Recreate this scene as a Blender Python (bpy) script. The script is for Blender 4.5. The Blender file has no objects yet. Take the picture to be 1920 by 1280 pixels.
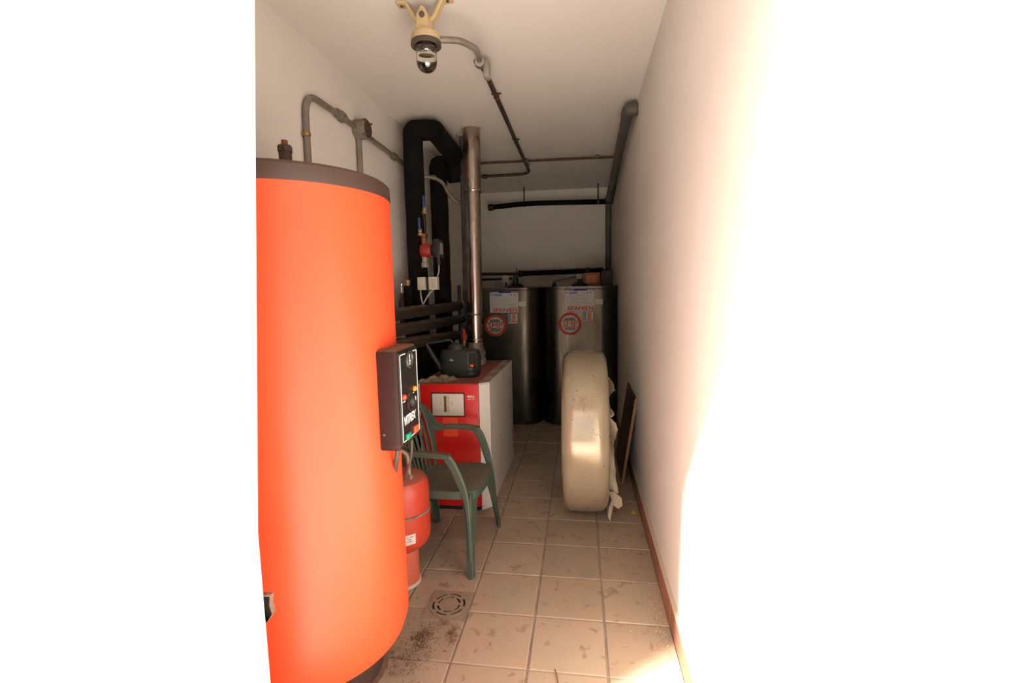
import bpy, bmesh, math, random
from mathutils import Vector, Matrix
random.seed(7)
SC = bpy.context.scene
COL = SC.collection
PI = math.pi

# ------------------------------------------------------------------ camera, sky, sun, exposure
H = 1.5764
def cam_axes(p, y, r):
    cp, sp, cy, sy, cr, sr = math.cos(p), math.sin(p), math.cos(y), math.sin(y), math.cos(r), math.sin(r)
    f = Vector((-sy*cp, cy*cp, -sp)); right = Vector((cy, sy, 0)); up = right.cross(f)
    return right*cr + up*sr, -right*sr + up*cr, f
A, B, C = cam_axes(math.radians(6.184), math.radians(8.244), math.radians(-1.221))
cd = bpy.data.cameras.new('camera'); cam = bpy.data.objects.new('camera', cd); COL.objects.link(cam)
cd.sensor_fit = 'HORIZONTAL'; cd.sensor_width = 36; cd.lens = 897/1920*36; cd.clip_start = .02
M = Matrix.Identity(4)
for i in range(3):
    M[i][0], M[i][1], M[i][2] = A[i], B[i], -C[i]
M[2][3] = H
cam.matrix_world = M
SC.camera = cam

W = bpy.data.worlds.new('sky'); SC.world = W; W.use_nodes = True
wn = W.node_tree; bg = wn.nodes['Background']
sky = wn.nodes.new('ShaderNodeTexSky'); sky.sky_type = 'NISHITA'; sky.sun_disc = False
SUN = Vector((1.129, 1.004, -1.275)).normalized()          # the way the sunlight travels
sky.sun_elevation = math.asin(-SUN.z); sky.sun_rotation = math.atan2(-SUN.x, -SUN.y)
sky.air_density = 1.0; sky.dust_density = 6.0; sky.ozone_density = 0.6
wn.links.new(sky.outputs[0], bg.inputs[0]); bg.inputs[1].default_value = 0.075
sl = bpy.data.lights.new('sun', 'SUN'); sl.energy = 8.0; sl.angle = math.radians(4.5); sl.color = (1.0, .945, .88)
so = bpy.data.objects.new('sun', sl); COL.objects.link(so)
so.rotation_euler = SUN.to_track_quat('-Z', 'Y').to_euler()
so.location = (-4, -4, 6)
VS = SC.view_settings
VS.view_transform = 'Standard'; VS.look = 'None'; VS.gamma = 1; VS.use_curve_mapping = False
VS.exposure = 1.95

# ------------------------------------------------------------------ materials
def mat(name, col, rough=.5, metal=0., col2=None, nscale=6., ndet=4., stretch=None, bump=0., bscale=40.,
        dust=None, dust_amt=.8, spots=None, spot_scale=14., spot_lo=.62, coat=0., rand=0., rvar=0., spec=None):
    m = bpy.data.materials.new(name); m.use_nodes = True
    nt = m.node_tree; N = nt.nodes; L = nt.links; bs = N['Principled BSDF']
    bs.inputs['Roughness'].default_value = rough; bs.inputs['Metallic'].default_value = metal
    if coat: bs.inputs['Coat Weight'].default_value = coat; bs.inputs['Coat Roughness'].default_value = .12
    if spec is not None: bs.inputs['Specular IOR Level'].default_value = spec
    c4 = tuple(col) + (1,)
    tc = N.new('ShaderNodeTexCoord'); co = tc.outputs['Object']
    if stretch:
        mp = N.new('ShaderNodeMapping'); mp.inputs['Scale'].default_value = stretch; L.new(co, mp.inputs[0]); co = mp.outputs[0]
    if rand:
        oi = N.new('ShaderNodeObjectInfo'); ad = N.new('ShaderNodeVectorMath'); ad.operation = 'MULTIPLY_ADD'
        L.new(oi.outputs['Random'], ad.inputs[0]); ad.inputs[1].default_value = (37, 51, 23); L.new(co, ad.inputs[2]); co = ad.outputs[0]
    def noise(sc, det=4., dis=0.):
        n = N.new('ShaderNodeTexNoise'); n.inputs['Scale'].default_value = sc; n.inputs['Detail'].default_value = det
        n.inputs['Distortion'].default_value = dis; L.new(co, n.inputs['Vector']); return n
    def ramp(src, lo, hi):
        r = N.new('ShaderNodeMapRange'); r.inputs[1].default_value = lo; r.inputs[2].default_value = hi; L.new(src, r.inputs[0]); return r.outputs[0]
    def mix(fac, a, b):
        x = N.new('ShaderNodeMix'); x.data_type = 'RGBA'; L.new(fac, x.inputs[0])
        for v, s in ((a, x.inputs[6]), (b, x.inputs[7])):
            if isinstance(v, tuple): s.default_value = v
            else: L.new(v, s)
        return x.outputs[2]
    cur = c4
    if col2: cur = mix(ramp(noise(nscale, ndet).outputs[0], .32, .68), c4, tuple(col2) + (1,))
    if rand:
        hs = N.new('ShaderNodeHueSaturation'); r = N.new('ShaderNodeMapRange'); r.inputs[3].default_value = 1 - rand; r.inputs[4].default_value = 1 + rand
        L.new(oi.outputs['Random'], r.inputs[0]); L.new(r.outputs[0], hs.inputs['Value'])
        if isinstance(cur, tuple): hs.inputs['Color'].default_value = cur
        else: L.new(cur, hs.inputs['Color'])
        cur = hs.outputs[0]
    if spots: cur = mix(ramp(noise(spot_scale, 6, .6).outputs[0], spot_lo, spot_lo + .08), cur, tuple(spots) + (1,))
    if dust:
        ge = N.new('ShaderNodeNewGeometry'); sx = N.new('ShaderNodeSeparateXYZ'); L.new(ge.outputs['Normal'], sx.inputs[0])
        f = ramp(sx.outputs[2], .35, .95); mu = N.new('ShaderNodeMath'); mu.operation = 'MULTIPLY'
        L.new(f, mu.inputs[0])
        f2 = N.new('ShaderNodeMapRange'); f2.inputs[1].default_value = .3; f2.inputs[2].default_value = .6; f2.inputs[3].default_value = dust_amt*.7; f2.inputs[4].default_value = dust_amt
        L.new(noise(9, 5).outputs[0], f2.inputs[0]); L.new(f2.outputs[0], mu.inputs[1])
        cur = mix(mu.outputs[0], cur, tuple(dust) + (1,))
        rr = N.new('ShaderNodeMapRange'); rr.inputs[3].default_value = rough; rr.inputs[4].default_value = .9; L.new(mu.outputs[0], rr.inputs[0])
        L.new(rr.outputs[0], bs.inputs['Roughness'])
        if metal:
            rm = N.new('ShaderNodeMapRange'); rm.inputs[3].default_value = metal; rm.inputs[4].default_value = 0; L.new(mu.outputs[0], rm.inputs[0]); L.new(rm.outputs[0], bs.inputs['Metallic'])
    elif rvar:
        rr = N.new('ShaderNodeMapRange'); rr.inputs[1].default_value = .3; rr.inputs[2].default_value = .7
        rr.inputs[3].default_value = max(.02, rough - rvar); rr.inputs[4].default_value = min(1, rough + rvar)
        L.new(noise(nscale*1.7, 5).outputs[0], rr.inputs[0]); L.new(rr.outputs[0], bs.inputs['Roughness'])
    if isinstance(cur, tuple): bs.inputs['Base Color'].default_value = cur
    else: L.new(cur, bs.inputs['Base Color'])
    if bump:
        b = N.new('ShaderNodeBump'); b.inputs['Strength'].default_value = bump; b.inputs['Distance'].default_value = .01
        L.new(noise(bscale, 5).outputs[0], b.inputs['Height']); L.new(b.outputs[0], bs.inputs['Normal'])
    return m

DUST = (.20, .125, .075)
m_wall = mat('wall plaster', (.80, .757, .705), .9, col2=(.765, .715, .655), nscale=1.6, bump=.12, bscale=26)
m_facade = mat('facade render', (.86, .84, .80), .9, bump=.2, bscale=60)
m_ceil = mat('ceiling paint', (.82, .77, .71), .9, col2=(.79, .735, .67), nscale=1.2, bump=.06, bscale=20)
m_grout = mat('grout', (.34, .28, .215), .95, col2=(.22, .165, .12), nscale=7, bump=.3, bscale=90)
m_tile = mat('terracotta floor tile', (.40, .285, .195), .62, col2=(.355, .29, .205), nscale=6, ndet=8, rand=.10,
             spots=(.29, .20, .135), spot_scale=19, spot_lo=.60, bump=.10, bscale=60, rvar=.15)
m_skirt = mat('terracotta skirting tile', (.36, .15, .085), .6, col2=(.30, .13, .08), nscale=9, rand=.12)
m_mortar = mat('cream mortar', (.56, .47, .36), .95, bump=.3, bscale=70)
m_ground = mat('outside paving', (.72, .69, .64), .9, col2=(.66, .63, .58), nscale=2)
m_orange = mat('orange soft jacket', (.93, .092, .027), .42, col2=(.90, .086, .025), nscale=2, bump=.03, bscale=10)
m_lid = mat('dark brown lid', (.060, .032, .024), .55, dust=(.16, .09, .06))
m_box = mat('dark brown plastic', (.030, .0095, .0075), .5, spec=.22, spots=(.055, .024, .018), spot_scale=7, spot_lo=.6, dust=(.24, .13, .085), dust_amt=.7)
m_face = mat('black control face', (.010, .008, .008), .4, spec=.4)
m_white = mat('white print', (.85, .83, .80), .6)
m_chrome = mat('chrome', (.75, .74, .72), .22, 1)
m_dial = mat('dark dial glass', (.05, .05, .045), .15)
m_redlamp = mat('red lamp cap', (.75, .07, .04), .3)
m_orlamp = mat('amber lamp cap', (.85, .30, .03), .3)
m_grsw = mat('green rocker switch', (.02, .30, .16), .4)
m_redsw = mat('red rocker switch', (.85, .09, .03), .4)
m_knob = mat('black knob', (.03, .03, .03), .35)
m_red = mat('red boiler enamel', (.66, .016, .014), .30, col2=(.60, .014, .012), nscale=3)
m_redtop = mat('dusty red boiler top', (.34, .045, .030), .6, dust=(.22, .085, .05), dust_amt=.75)
m_cream = mat('off white boiler panel', (.74, .72, .67), .45, col2=(.68, .65, .60), nscale=3, dust=(.30, .21, .13), dust_amt=.95, spots=(.28, .2, .12), spot_scale=10, spot_lo=.72)
m_panel = mat('pale grey control panel', (.68, .63, .55), .45)
m_olive = mat('dark olive strip', (.10, .085, .035), .4)
m_sand = mat('cream strip', (.62, .53, .33), .5)
m_sticker = mat('orange red sticker', (.80, .075, .02), .5)
m_dark = mat('dark recess', (.015, .012, .01), .8)  # near-black, also colours in the shade of gaps and hollows
m_green = mat('dark green plastic', (.068, .098, .070), .45, col2=(.060, .088, .063), nscale=4, dust=(.155, .115, .075), dust_amt=.85)
m_vessel = mat('red vessel enamel', (.49, .048, .022), .38, dust=(.28, .115, .07), dust_amt=.75, spots=(.46, .05, .025), spot_scale=5, spot_lo=.6)
m_vfoot = mat('faded red vessel foot', (.56, .11, .055), .55, col2=(.50, .12, .07), nscale=6)
m_rust = mat('rusty steel', (.17, .095, .06), .8, col2=(.26, .16, .11), nscale=30)
m_paper = mat('white paper', (.64, .60, .57), .8)
m_ink = mat('grey ink', (.18, .17, .17), .8)
m_blue = mat('dark blue print', (.035, .04, .22), .7)
m_lblue = mat('light blue print', (.22, .30, .45), .7)
m_redprint = mat('red print', (.52, .055, .03), .7)
m_pinkprint = mat('peach print', (.60, .28, .19), .7)
m_galv = mat('galvanised steel', (.135, .112, .086), .36, 1, col2=(.10, .084, .066), nscale=10, stretch=(1, 1, .25), rvar=.08)
m_galvtop = mat('galvanised top edge', (.20, .18, .155), .5, .8)
m_steel = mat('stainless flue', (.50, .445, .39), .26, 1, col2=(.40, .33, .27), nscale=4, stretch=(1, 1, .3), rvar=.08)
m_pipe = mat('grey conduit', (.27, .235, .20), .5, .25, col2=(.20, .165, .135), nscale=14)
m_pipebr = mat('brown steel pipe', (.10, .062, .043), .6, .3, col2=(.065, .045, .034), nscale=20)
m_pvc = mat('dark grey pipe', (.11, .092, .08), .5, col2=(.085, .07, .06), nscale=8)
m_foam = mat('black foam insulation', (.0055, .0038, .0035), .9, spec=.15, col2=(.010, .0065, .005), nscale=8, bump=.25, bscale=30)
m_foambr = mat('brown dusty insulation', (.034, .021, .014), .9, spec=.2, col2=(.03, .021, .015), nscale=10, bump=.3, bscale=30, dust=(.17, .115, .075))
m_black = mat('black plastic', (.014, .013, .013), .45)
m_bluelev = mat('blue lever', (.03, .075, .20), .4)
m_redpump = mat('red pump casting', (.36, .025, .018), .5, col2=(.28, .03, .02), nscale=25)
m_brass = mat('old brass', (.34, .22, .12), .45, .8)
m_copper = mat('copper fitting', (.26, .095, .055), .4, .7)
m_beige = mat('cream lamp plastic', (.62, .47, .26), .5, col2=(.57, .42, .22), nscale=5)
m_collar = mat('dark lamp collar', (.085, .060, .045), .5)
m_jbox = mat('ivory plastic box', (.58, .53, .43), .5)
m_oldtag = mat('dull white plastic', (.32, .28, .25), .6)
m_orbox = mat('orange carton', (.30, .085, .03), .7, col2=(.22, .06, .02), nscale=8)
m_orboxl = mat('orange carton label', (.44, .17, .06), .7)
m_brbox = mat('dark brown carton', (.06, .038, .027), .85)
m_wood = mat('dark brown board', (.12, .050, .030), .5, col2=(.095, .039, .024), nscale=5, stretch=(1, 1, .12))
m_woodedge = mat('light brown board edge', (.36, .18, .10), .6)
m_tankcream = mat('cream lacquered metal', (.47, .395, .28), .22, .25, col2=(.42, .34, .225), nscale=7, spots=(.12, .075, .045), spot_scale=30, spot_lo=.665, coat=.35)
m_torn = mat('torn cream sheet', (.54, .47, .34), .7, col2=(.46, .38, .26), nscale=14)
m_foil = mat('grey lining', (.16, .15, .15), .5, col2=(.06, .055, .05), nscale=12)
m_rag = mat('dusty cloth', (.33, .245, .165), .95, col2=(.27, .195, .13), nscale=12, bump=.3, bscale=60)
m_leaf = mat('dry leaf', (.21, .10, .04), .8, col2=(.12, .055, .025), nscale=9)
m_crumb = mat('pale crumb', (.60, .47, .30), .9)
m_yleaf = mat('yellow leaf', (.55, .38, .05), .8)
m_drain = mat('stone coloured drain plate', (.30, .225, .155), .7, col2=(.26, .19, .13), nscale=12)
m_clip = mat('steel clip', (.16, .12, .09), .5, .6)
m_cable = mat('grey cable', (.07, .055, .047), .5)
m_wcable = mat('white cable', (.45, .40, .34), .5)
m_gy = mat('green yellow tape', (.12, .24, .05), .5)
m_bulb = mat('white bulb', (.75, .72, .66), .3)
def glass(name):
    m = bpy.data.materials.new(name); m.use_nodes = True; b = m.node_tree.nodes['Principled BSDF']
    b.inputs['Base Color'].default_value = (.97, .96, .93, 1); b.inputs['Roughness'].default_value = .02
    b.inputs['Transmission Weight'].default_value = 1; b.inputs['IOR'].default_value = 1.45
    return m
m_glass = glass('clear glass')

# ------------------------------------------------------------------ shape helpers: each returns (verts, faces), world coordinates
def join(*parts):
    V, F = [], []
    for v, f in parts:
        k = len(V); V += list(v); F += [tuple(i + k for i in q) for q in f]
    return V, F
def xf(vf, mtx):
    return [tuple(mtx @ Vector(p)) for p in vf[0]], vf[1]
def box(x0, x1, y0, y1, z0, z1):
    v = [(x, y, z) for z in (z0, z1) for y in (y0, y1) for x in (x0, x1)]
    return v, [(0, 2, 3, 1), (4, 5, 7, 6), (0, 1, 5, 4), (2, 6, 7, 3), (0, 4, 6, 2), (1, 3, 7, 5)]
def bm_out(bm):
    bm.verts.index_update()
    r = [tuple(v.co) for v in bm.verts], [tuple(v.index for v in f.verts) for f in bm.faces]
    bm.free(); return r
def rbox(x0, x1, y0, y1, z0, z1, bev=.01, seg=3):
    bm = bmesh.new(); bmesh.ops.create_cube(bm, size=1)
    for v in bm.verts:
        v.co = Vector(((x0+x1)/2 + v.co.x*(x1-x0), (y0+y1)/2 + v.co.y*(y1-y0), (z0+z1)/2 + v.co.z*(z1-z0)))
    bmesh.ops.bevel(bm, geom=list(bm.edges), offset=bev, segments=seg, affect='EDGES', profile=.5)
    return bm_out(bm)
def lathe(prof, c=(0, 0, 0), axis='z', seg=40):
    """prof: list of (radius, height)"""
    V, F, rings = [], [], []
    for r, h in prof:
        if r < 1e-6:
            rings.append([len(V)]); V.append((0, 0, h))
        else:
            rings.append(list(range(len(V), len(V) + seg)))
            V += [(r*math.cos(2*PI*k/seg), r*math.sin(2*PI*k/seg), h) for k in range(seg)]
    for a, b in zip(rings, rings[1:]):
        for k in range(seg):
            k2 = (k + 1) % seg
            if len(a) == 1 and len(b) == 1: continue
            if len(a) == 1: F.append((a[0], b[k2], b[k])) if False else F.append((a[0], b[k], b[k2]))
            elif len(b) == 1: F.append((a[k], a[k2], b[0]))
            else: F.append((a[k], a[k2], b[k2], b[k]))
    def m(p):
        x, y, z = p
        if axis == 'x': x, y, z = z, x, y
        elif axis == 'y': x, y, z = y, z, x
        return (x + c[0], y + c[1], z + c[2])
    return [m(p) for p in V], F
def fillet(pts, r, n=6):
    pts = [Vector(p) for p in pts]; out = [pts[0]]
    for a, b, c in zip(pts, pts[1:], pts[2:]):
        u = (a - b); w = (c - b); rr = min(r, u.length*.49, w.length*.49); u.normalize(); w.normalize()
        p0, p1 = b + u*rr, b + w*rr
        for k in range(n + 1):
            t = k/n; out.append(p0*(1-t)**2 + b*2*t*(1-t) + p1*t*t)
    out.append(pts[-1]); return out
def subdiv(pts, step):
    out = [Vector(pts[0])]
    for a, b in zip(pts, pts[1:]):
        a, b = Vector(a), Vector(b); n = max(1, int((b-a).length/step))
        out += [a.lerp(b, (k+1)/n) for k in range(n)]
    return out
def tube(pts, rad, seg=12, cap=True, jit=0.):
    pts = [Vector(p) for p in pts]; n = len(pts); V, F = [], []
    t0 = (pts[1]-pts[0]).normalized()
    ref = Vector((0, 0, 1)) if abs(t0.z) < .9 else Vector((1, 0, 0))
    nrm = t0.cross(ref).normalized()
    for i, p in enumerate(pts):
        t = (pts[min(i+1, n-1)] - pts[max(i-1, 0)]).normalized()
        nrm = (nrm - t*nrm.dot(t)).normalized(); bn = t.cross(nrm)
        r = rad[i] if isinstance(rad, (list, tuple)) else rad
        for k in range(seg):
            a = 2*PI*k/seg; q = r*(1 + random.uniform(-jit, jit))
            V.append(tuple(p + nrm*(q*math.cos(a)) + bn*(q*math.sin(a))))
    for i in range(n-1):
        for k in range(seg):
            k2 = (k+1) % seg
            F.append((i*seg+k, i*seg+k2, (i+1)*seg+k2, (i+1)*seg+k))
    if cap:
        F.append(tuple(range(seg-1, -1, -1))); F.append(tuple((n-1)*seg+k for k in range(seg)))
    return V, F
def strip(pts, wid, thk, side):
    """flat bar swept along pts; side = vector(s) of its width; wid, thk per point or constant"""
    pts = [Vector(p) for p in pts]; n = len(pts); V, F = [], []
    for i, p in enumerate(pts):
        t = (pts[min(i+1, n-1)] - pts[max(i-1, 0)]).normalized()
        s = Vector(side[i] if isinstance(side, list) else side); s = (s - t*s.dot(t)).normalized(); u = t.cross(s)
        w = (wid[i] if isinstance(wid, list) else wid)/2; h = (thk[i] if isinstance(thk, list) else thk)/2; b = min(w, h)*.5
        for a, c in ((w-b, h), (w, h-b), (w, -h+b), (w-b, -h), (-w+b, -h), (-w, -h+b), (-w, h-b), (-w+b, h)):
            V.append(tuple(p + s*a + u*c))
    for i in range(n-1):
        for k in range(8):
            k2 = (k+1) % 8; F.append((i*8+k, i*8+k2, (i+1)*8+k2, (i+1)*8+k))
    F.append(tuple(range(7, -1, -1))); F.append(tuple((n-1)*8+k for k in range(8)))
    return V, F
def extrude(poly, d, mp):
    """closed 2d polygon extruded 0..d, mp(u, v, w) -> world"""
    n = len(poly)
    V = [mp(u, v, 0) for u, v in poly] + [mp(u, v, d) for u, v in poly]
    F = [tuple(range(n-1, -1, -1)), tuple(range(n, 2*n))] + [(k, (k+1) % n, n+(k+1) % n, n+k) for k in range(n)]
    return V, F
def cyl(p0, p1, r, seg=16): return tube([p0, p1], r, seg)
def curve(pts, n=8):
    """Catmull-Rom through pts"""
    P = [Vector(p) for p in pts]; P = [P[0]*2-P[1]] + P + [P[-1]*2-P[-2]]; out = []
    for i in range(1, len(P)-2):
        for k in range(n):
            t = k/n; a, b, c, d = P[i-1:i+3]
            out.append(.5*((2*b) + (c-a)*t + (2*a-5*b+4*c-d)*t*t + (3*b-a-3*c+d)*t**3))
    out.append(P[-2]); return out

# ------------------------------------------------------------------ object helpers
WL = {}
def base_loc(o): return WL.get(o.name, Vector((0, 0, 0)))
def obj(name, vf, m, parent=None, smooth=True, ang=.6, label=None, origin=None):
    o_loc = Vector(origin) if origin is not None else (base_loc(parent) if parent else Vector((0, 0, 0)))
    V, F = vf
    me = bpy.data.meshes.new(name)
    me.from_pydata([tuple(Vector(p) - o_loc) for p in V], [], F)
    bm = bmesh.new(); bm.from_mesh(me); bmesh.ops.recalc_face_normals(bm, faces=bm.faces); 
    for f in bm.faces: f.smooth = smooth
    if smooth:
        for e in bm.edges:
            if len(e.link_faces) == 2 and e.calc_face_angle(0) > ang: e.smooth = False
    bm.to_mesh(me); bm.free()
    me.materials.append(m)
    o = bpy.data.objects.new(name, me); COL.objects.link(o)
    WL[o.name] = o_loc
    if parent:
        o.parent = parent; o.location = o_loc - base_loc(parent)
    else: o.location = o_loc
    if label: o['label'] = label
    return o
def thing(name, label, cat, loc=(0, 0, 0), group=None):
    o = bpy.data.objects.new(name, None); COL.objects.link(o); o.location = loc; o.empty_display_size = .05
    WL[o.name] = Vector(loc); o['label'] = label; o['category'] = cat
    if group: o['group'] = group
    return o
def tag(o, label, cat, group=None):
    o['label'] = label; o['category'] = cat
    if group: o['group'] = group
    return o
def struct(name, vf, m, smooth=False, origin=None):
    o = obj(name, vf, m, None, smooth, origin=origin); o['kind'] = 'structure'; return o
DG = None
def text_vf(body, w, h, mp, bold=.0, shear=0., depth=.0006, spacing=1.):
    """letters fitted to w x h around (0,0); mp(u, v, d) -> world"""
    cu = bpy.data.curves.new('letters', 'FONT'); cu.body = body; cu.size = 1; cu.offset = bold; cu.shear = shear
    cu.resolution_u = 3; cu.space_character = spacing; cu.align_x = 'LEFT'
    o = bpy.data.objects.new('letters', cu); COL.objects.link(o)
    bpy.context.view_layer.update()
    me = bpy.data.meshes.new_from_object(o.evaluated_get(bpy.context.evaluated_depsgraph_get()))
    V = [v.co.copy() for v in me.vertices]; F = [tuple(p.vertices) for p in me.polygons]
    bpy.data.objects.remove(o); bpy.data.curves.remove(cu); bpy.data.meshes.remove(me)
    x0, x1 = min(v.x for v in V), max(v.x for v in V); y0, y1 = min(v.y for v in V), max(v.y for v in V)
    W2 = [((v.x-(x0+x1)/2)/(x1-x0)*w, (v.y-(y0+y1)/2)/(y1-y0)*h) for v in V]
    return [mp(u, v, depth) for u, v in W2], F

# ================================================================== SETTING
XL, XR, YB, ZC = -1.46, .42, 6.85, 2.94
YF0, YF1 = .95, 1.10                     # front wall, outer and inner face
struct('wall_left', box(XL-.2, XL, YF1, YB+.2, -.1, ZC), m_wall)
struct('wall_right', box(XR, XR+.2, YF1, YB+.2, -.1, ZC), m_wall)
struct('wall_back', box(XL, XR, YB, YB+.2, -.1, ZC), m_wall)
struct('ceiling', box(XL-.2, XR+.2, YF1, YB+.2, ZC, ZC+.2), m_ceil)
def splay(zs, xo, xi, xfar):
    V, F = [], []
    for z, a, b in zip(zs, xo, xi): V += [(xfar, YF0, z), (a, YF0, z), (b, YF1, z), (xfar, YF1, z)]
    n = len(zs)
    for i in range(n-1):
        for k in range(4):
            k2 = (k+1) % 4; F.append((i*4+k, i*4+k2, i*4+4+k2, i*4+4+k))
    F += [(3, 2, 1, 0), tuple(4*(n-1)+k for k in range(4))]
    return V, F
ZL = 2.36
fl_ = splay([-.1, .95, ZL], [-.775, -.778, -.668], [-.851, -.852, -.740], -3.2)
fr_ = splay([-.1, ZL], [.346, .346], [.40, .40], 2.4)
ft_ = box(-3.2, 2.4, YF0, YF1, ZL, 3.3)
struct('wall_front', join(fl_, fr_, ft_), m_facade)
struct('trim_added_hood', box(-1.1, .75, .62, YF0, ZL, ZL+.10), m_facade)  # unseen hood, added so its edge cuts the sunlight on the right wall
struct('ground_outside', box(-14, 14, -16, YF0, -.14, -.02), m_ground)
struct('trim_threshold', box(-.86, .41, YF0, YF1, -.1, -.004), m_drain)

floor = struct('floor', box(XL, XR, YF1, YB, -.1, -.005), m_grout, origin=(0, 0, 0))
tile_cache = {}
def tile_mesh(sx, sy):
    key = (round(sx, 3), round(sy, 3))
    if key not in tile_cache:
        c = .0035; x, y = sx/2, sy/2; V = []
        for z, d in ((-.03, 0), (-.0035, 0), (0, c)):
            V += [(-x+d, -y+d, z), (x-d, -y+d, z), (x-d, y-d, z), (-x+d, y-d, z)]
        F = [(8, 9, 10, 11)]
        for r in (0, 4):
            for k in range(4): F.append((r+k, r+(k+1) % 4, r+4+(k+1) % 4, r+4+k))
        me = bpy.data.meshes.new('tile'); me.from_pydata(V, [], F); me.materials.append(m_tile); tile_cache[key] = me
    return tile_cache[key]
S = .33
xs = [XL] + [-1.219, -.889, -.559, -.229, .101] + [XR-.012]
ys = [YF1] + [3.143 + S*k for k in range(-6, 12) if YF1+.03 < 3.143+S*k < YB-.03] + [YB]
for i in range(len(xs)-1):
    for j in range(len(ys)-1):
        x0, x1, y0, y1 = xs[i]+.0045, xs[i+1]-.0045, ys[j]+.0045, ys[j+1]-.0045
        t = bpy.data.objects.new('tile', tile_mesh(x1-x0, y1-y0)); COL.objects.link(t); t.parent = floor
        t.location = ((x0+x1)/2 + random.uniform(-.0012, .0012), (y0+y1)/2 + random.uniform(-.0012, .0012), random.uniform(-.0014, .0002))
        t.rotation_euler = (random.uniform(-.002, .002), random.uniform(-.002, .002), random.uniform(-.004, .004))

# skirting on the right wall: terracotta pieces with a cream mortar bead above
sk = struct('baseboard_right', extrude([(XR, .0), (XR-.006, .0), (XR-.006, .112), (XR-.014, .116), (XR-.010, .124), (XR, .142)], YB-YF1,
            lambda u, v, w: (u, YF1+w, v)), m_mortar, origin=(0, 0, 0))
me = None
y = 1.150
while y < YB-.02:
    y1 = min(y+.331, YB-.002)
    if me is None or y1-y < .33:
        V, F = rbox(XR-.016, XR-.006, -(y1-y)/2, (y1-y)/2, 0, .113, .002, 1)
        me = bpy.data.meshes.new('skirting_tile'); me.from_pydata(V, [], F); me.materials.append(m_skirt)
    t = bpy.data.objects.new('skirting_tile', me); COL.objects.link(t); t.parent = sk
    t.location = (random.uniform(-.001, .001), (y+y1)/2, 0)
    y += .337
skl = struct('baseboard_left', box(XL, XL+.006, YF1, YB, 0, .11), m_mortar, origin=(0, 0, 0))
me = None; y = YF1+.003
while y < YB-.02:
    y1 = min(y+.331, YB-.002)
    if me is None or y1-y < .33:
        V, F = rbox(XL+.006, XL+.016, -(y1-y)/2, (y1-y)/2, 0, .113, .002, 1)
        me = bpy.data.meshes.new('skirting_tile'); me.from_pydata(V, [], F); me.materials.append(m_skirt)
    t = bpy.data.objects.new('skirting_tile', me); COL.objects.link(t); t.parent = skl
    t.location = (0, (y+y1)/2, 0); y += .337

# ================================================================== ORANGE TANK
TX, TY, TR = -1.08, 1.68, .375
t = thing('hot_water_tank', 'tall orange cylindrical water tank with dark brown lid, left foreground', 'tank', (TX, TY, 0))
prof = [(TR-.05, .212), (TR-.016, .225), (TR, .27)] + [(TR, .4+.1*k) for k in range(15)] + [(TR, 1.921)]
obj('jacket', join(lathe([(0, .212)] + prof + [(0, 1.921)], (TX, TY, 0), 'z', 96)), m_orange, t)
obj('lid', lathe([(0, 1.918), (TR+.001, 1.918), (TR+.003, 1.925), (TR+.002, 1.968), (TR-.01, 1.979), (TR-.05, 1.984), (0, 1.984)], (TX, TY, 0), 'z', 96), m_lid, t)
obj('foot_ring', lathe([(.225, 0), (.232, 0), (.232, .215), (.225, .215), (.225, 0)], (TX+.01, TY+.05, 0), 'z', 48), m_lid, t)  # dark brown puts the ring's shaded side into its colour
obj('foot_lit_edge', lathe([(.233, 0), (.255, 0), (.255, .008), (.233, .010), (.233, 0)], (TX+.01, TY+.05, 0), 'z', 48), m_rust, t, label='lighter flange standing in for the lit edge of the tank foot')  # lighter flange added for the lit edge of the ring
v = obj('vent_fitting', join(lathe([(0, 1.97), (.024, 1.97), (.024, 2.135), (0, 2.135)], (TX-.05, TY+.1, 0), 'z', 16),
        lathe([(0, 2.125), (.030, 2.125), (.030, 2.142), (.022, 2.15), (0, 2.15)], (TX-.05, TY+.1, 0), 'z', 6)), m_pipebr, t)
obj('cap', lathe([(0, 2.145), (.013, 2.145), (.012, 2.168), (0, 2.17)], (TX-.05, TY+.1, 0), 'z', 12), m_copper, v, label='small copper coloured cap on the vent')

# ---- control box on the tank
bx = thing('control_box', 'dark brown control box with black face on the side of the orange tank', 'control box', (-.68, 1.7, 1.0))
X0, X1, Y0, Y1, Z0, Z1 = -.752, -.642, 1.588, 1.80, 1.005, 1.375
obj('housing', rbox(X0, X1, Y0, Y1, Z0, Z1, .014, 3), m_box, bx)
fp = obj('face_plate', rbox(X1-.003, X1+.003, Y0+.014, Y1-.008, Z0+.016, Z1-.014, .002, 1), m_face, bx)
xf_ = X1+.0032
def face(y0, y1, z0, z1, d=.0012): return box(xf_-.001, xf_+d, y0, y1, z0, z1)
a0, a1, b0, b1, lw = Y0+.022, Y1-.014, Z0+.026, Z1-.022, .0035
obj('outline', join(face(a0, a1, b0, b0+lw), face(a0, a0+.055, b1-lw, b1), face(a0+.135, a1, b1-lw, b1), face(a0, a0+lw, b0, b1), face(a1-lw, a1, b0, b1)), m_white, fp, False)
dl = obj('thermometer', lathe([(0, 0), (.033, 0), (.034, .008), (.029, .012), (.027, .006), (0, .006)], (X1, 1.70, 1.325), 'x', 32), m_dial, bx)
obj('pointer', join(box(X1+.007, X1+.0085, 1.6985, 1.7015, 1.305, 1.345), box(X1+.007, X1+.0085, 1.695, 1.709, 1.318, 1.322)), m_white, dl, False)
kn = obj('thermostat_knob', join(lathe([(0, 0), (.024, 0), (.023, .014), (.017, .016), (.016, .024), (0, .025)], (X1, 1.698, 1.170), 'x', 28)), m_knob, bx)
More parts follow.
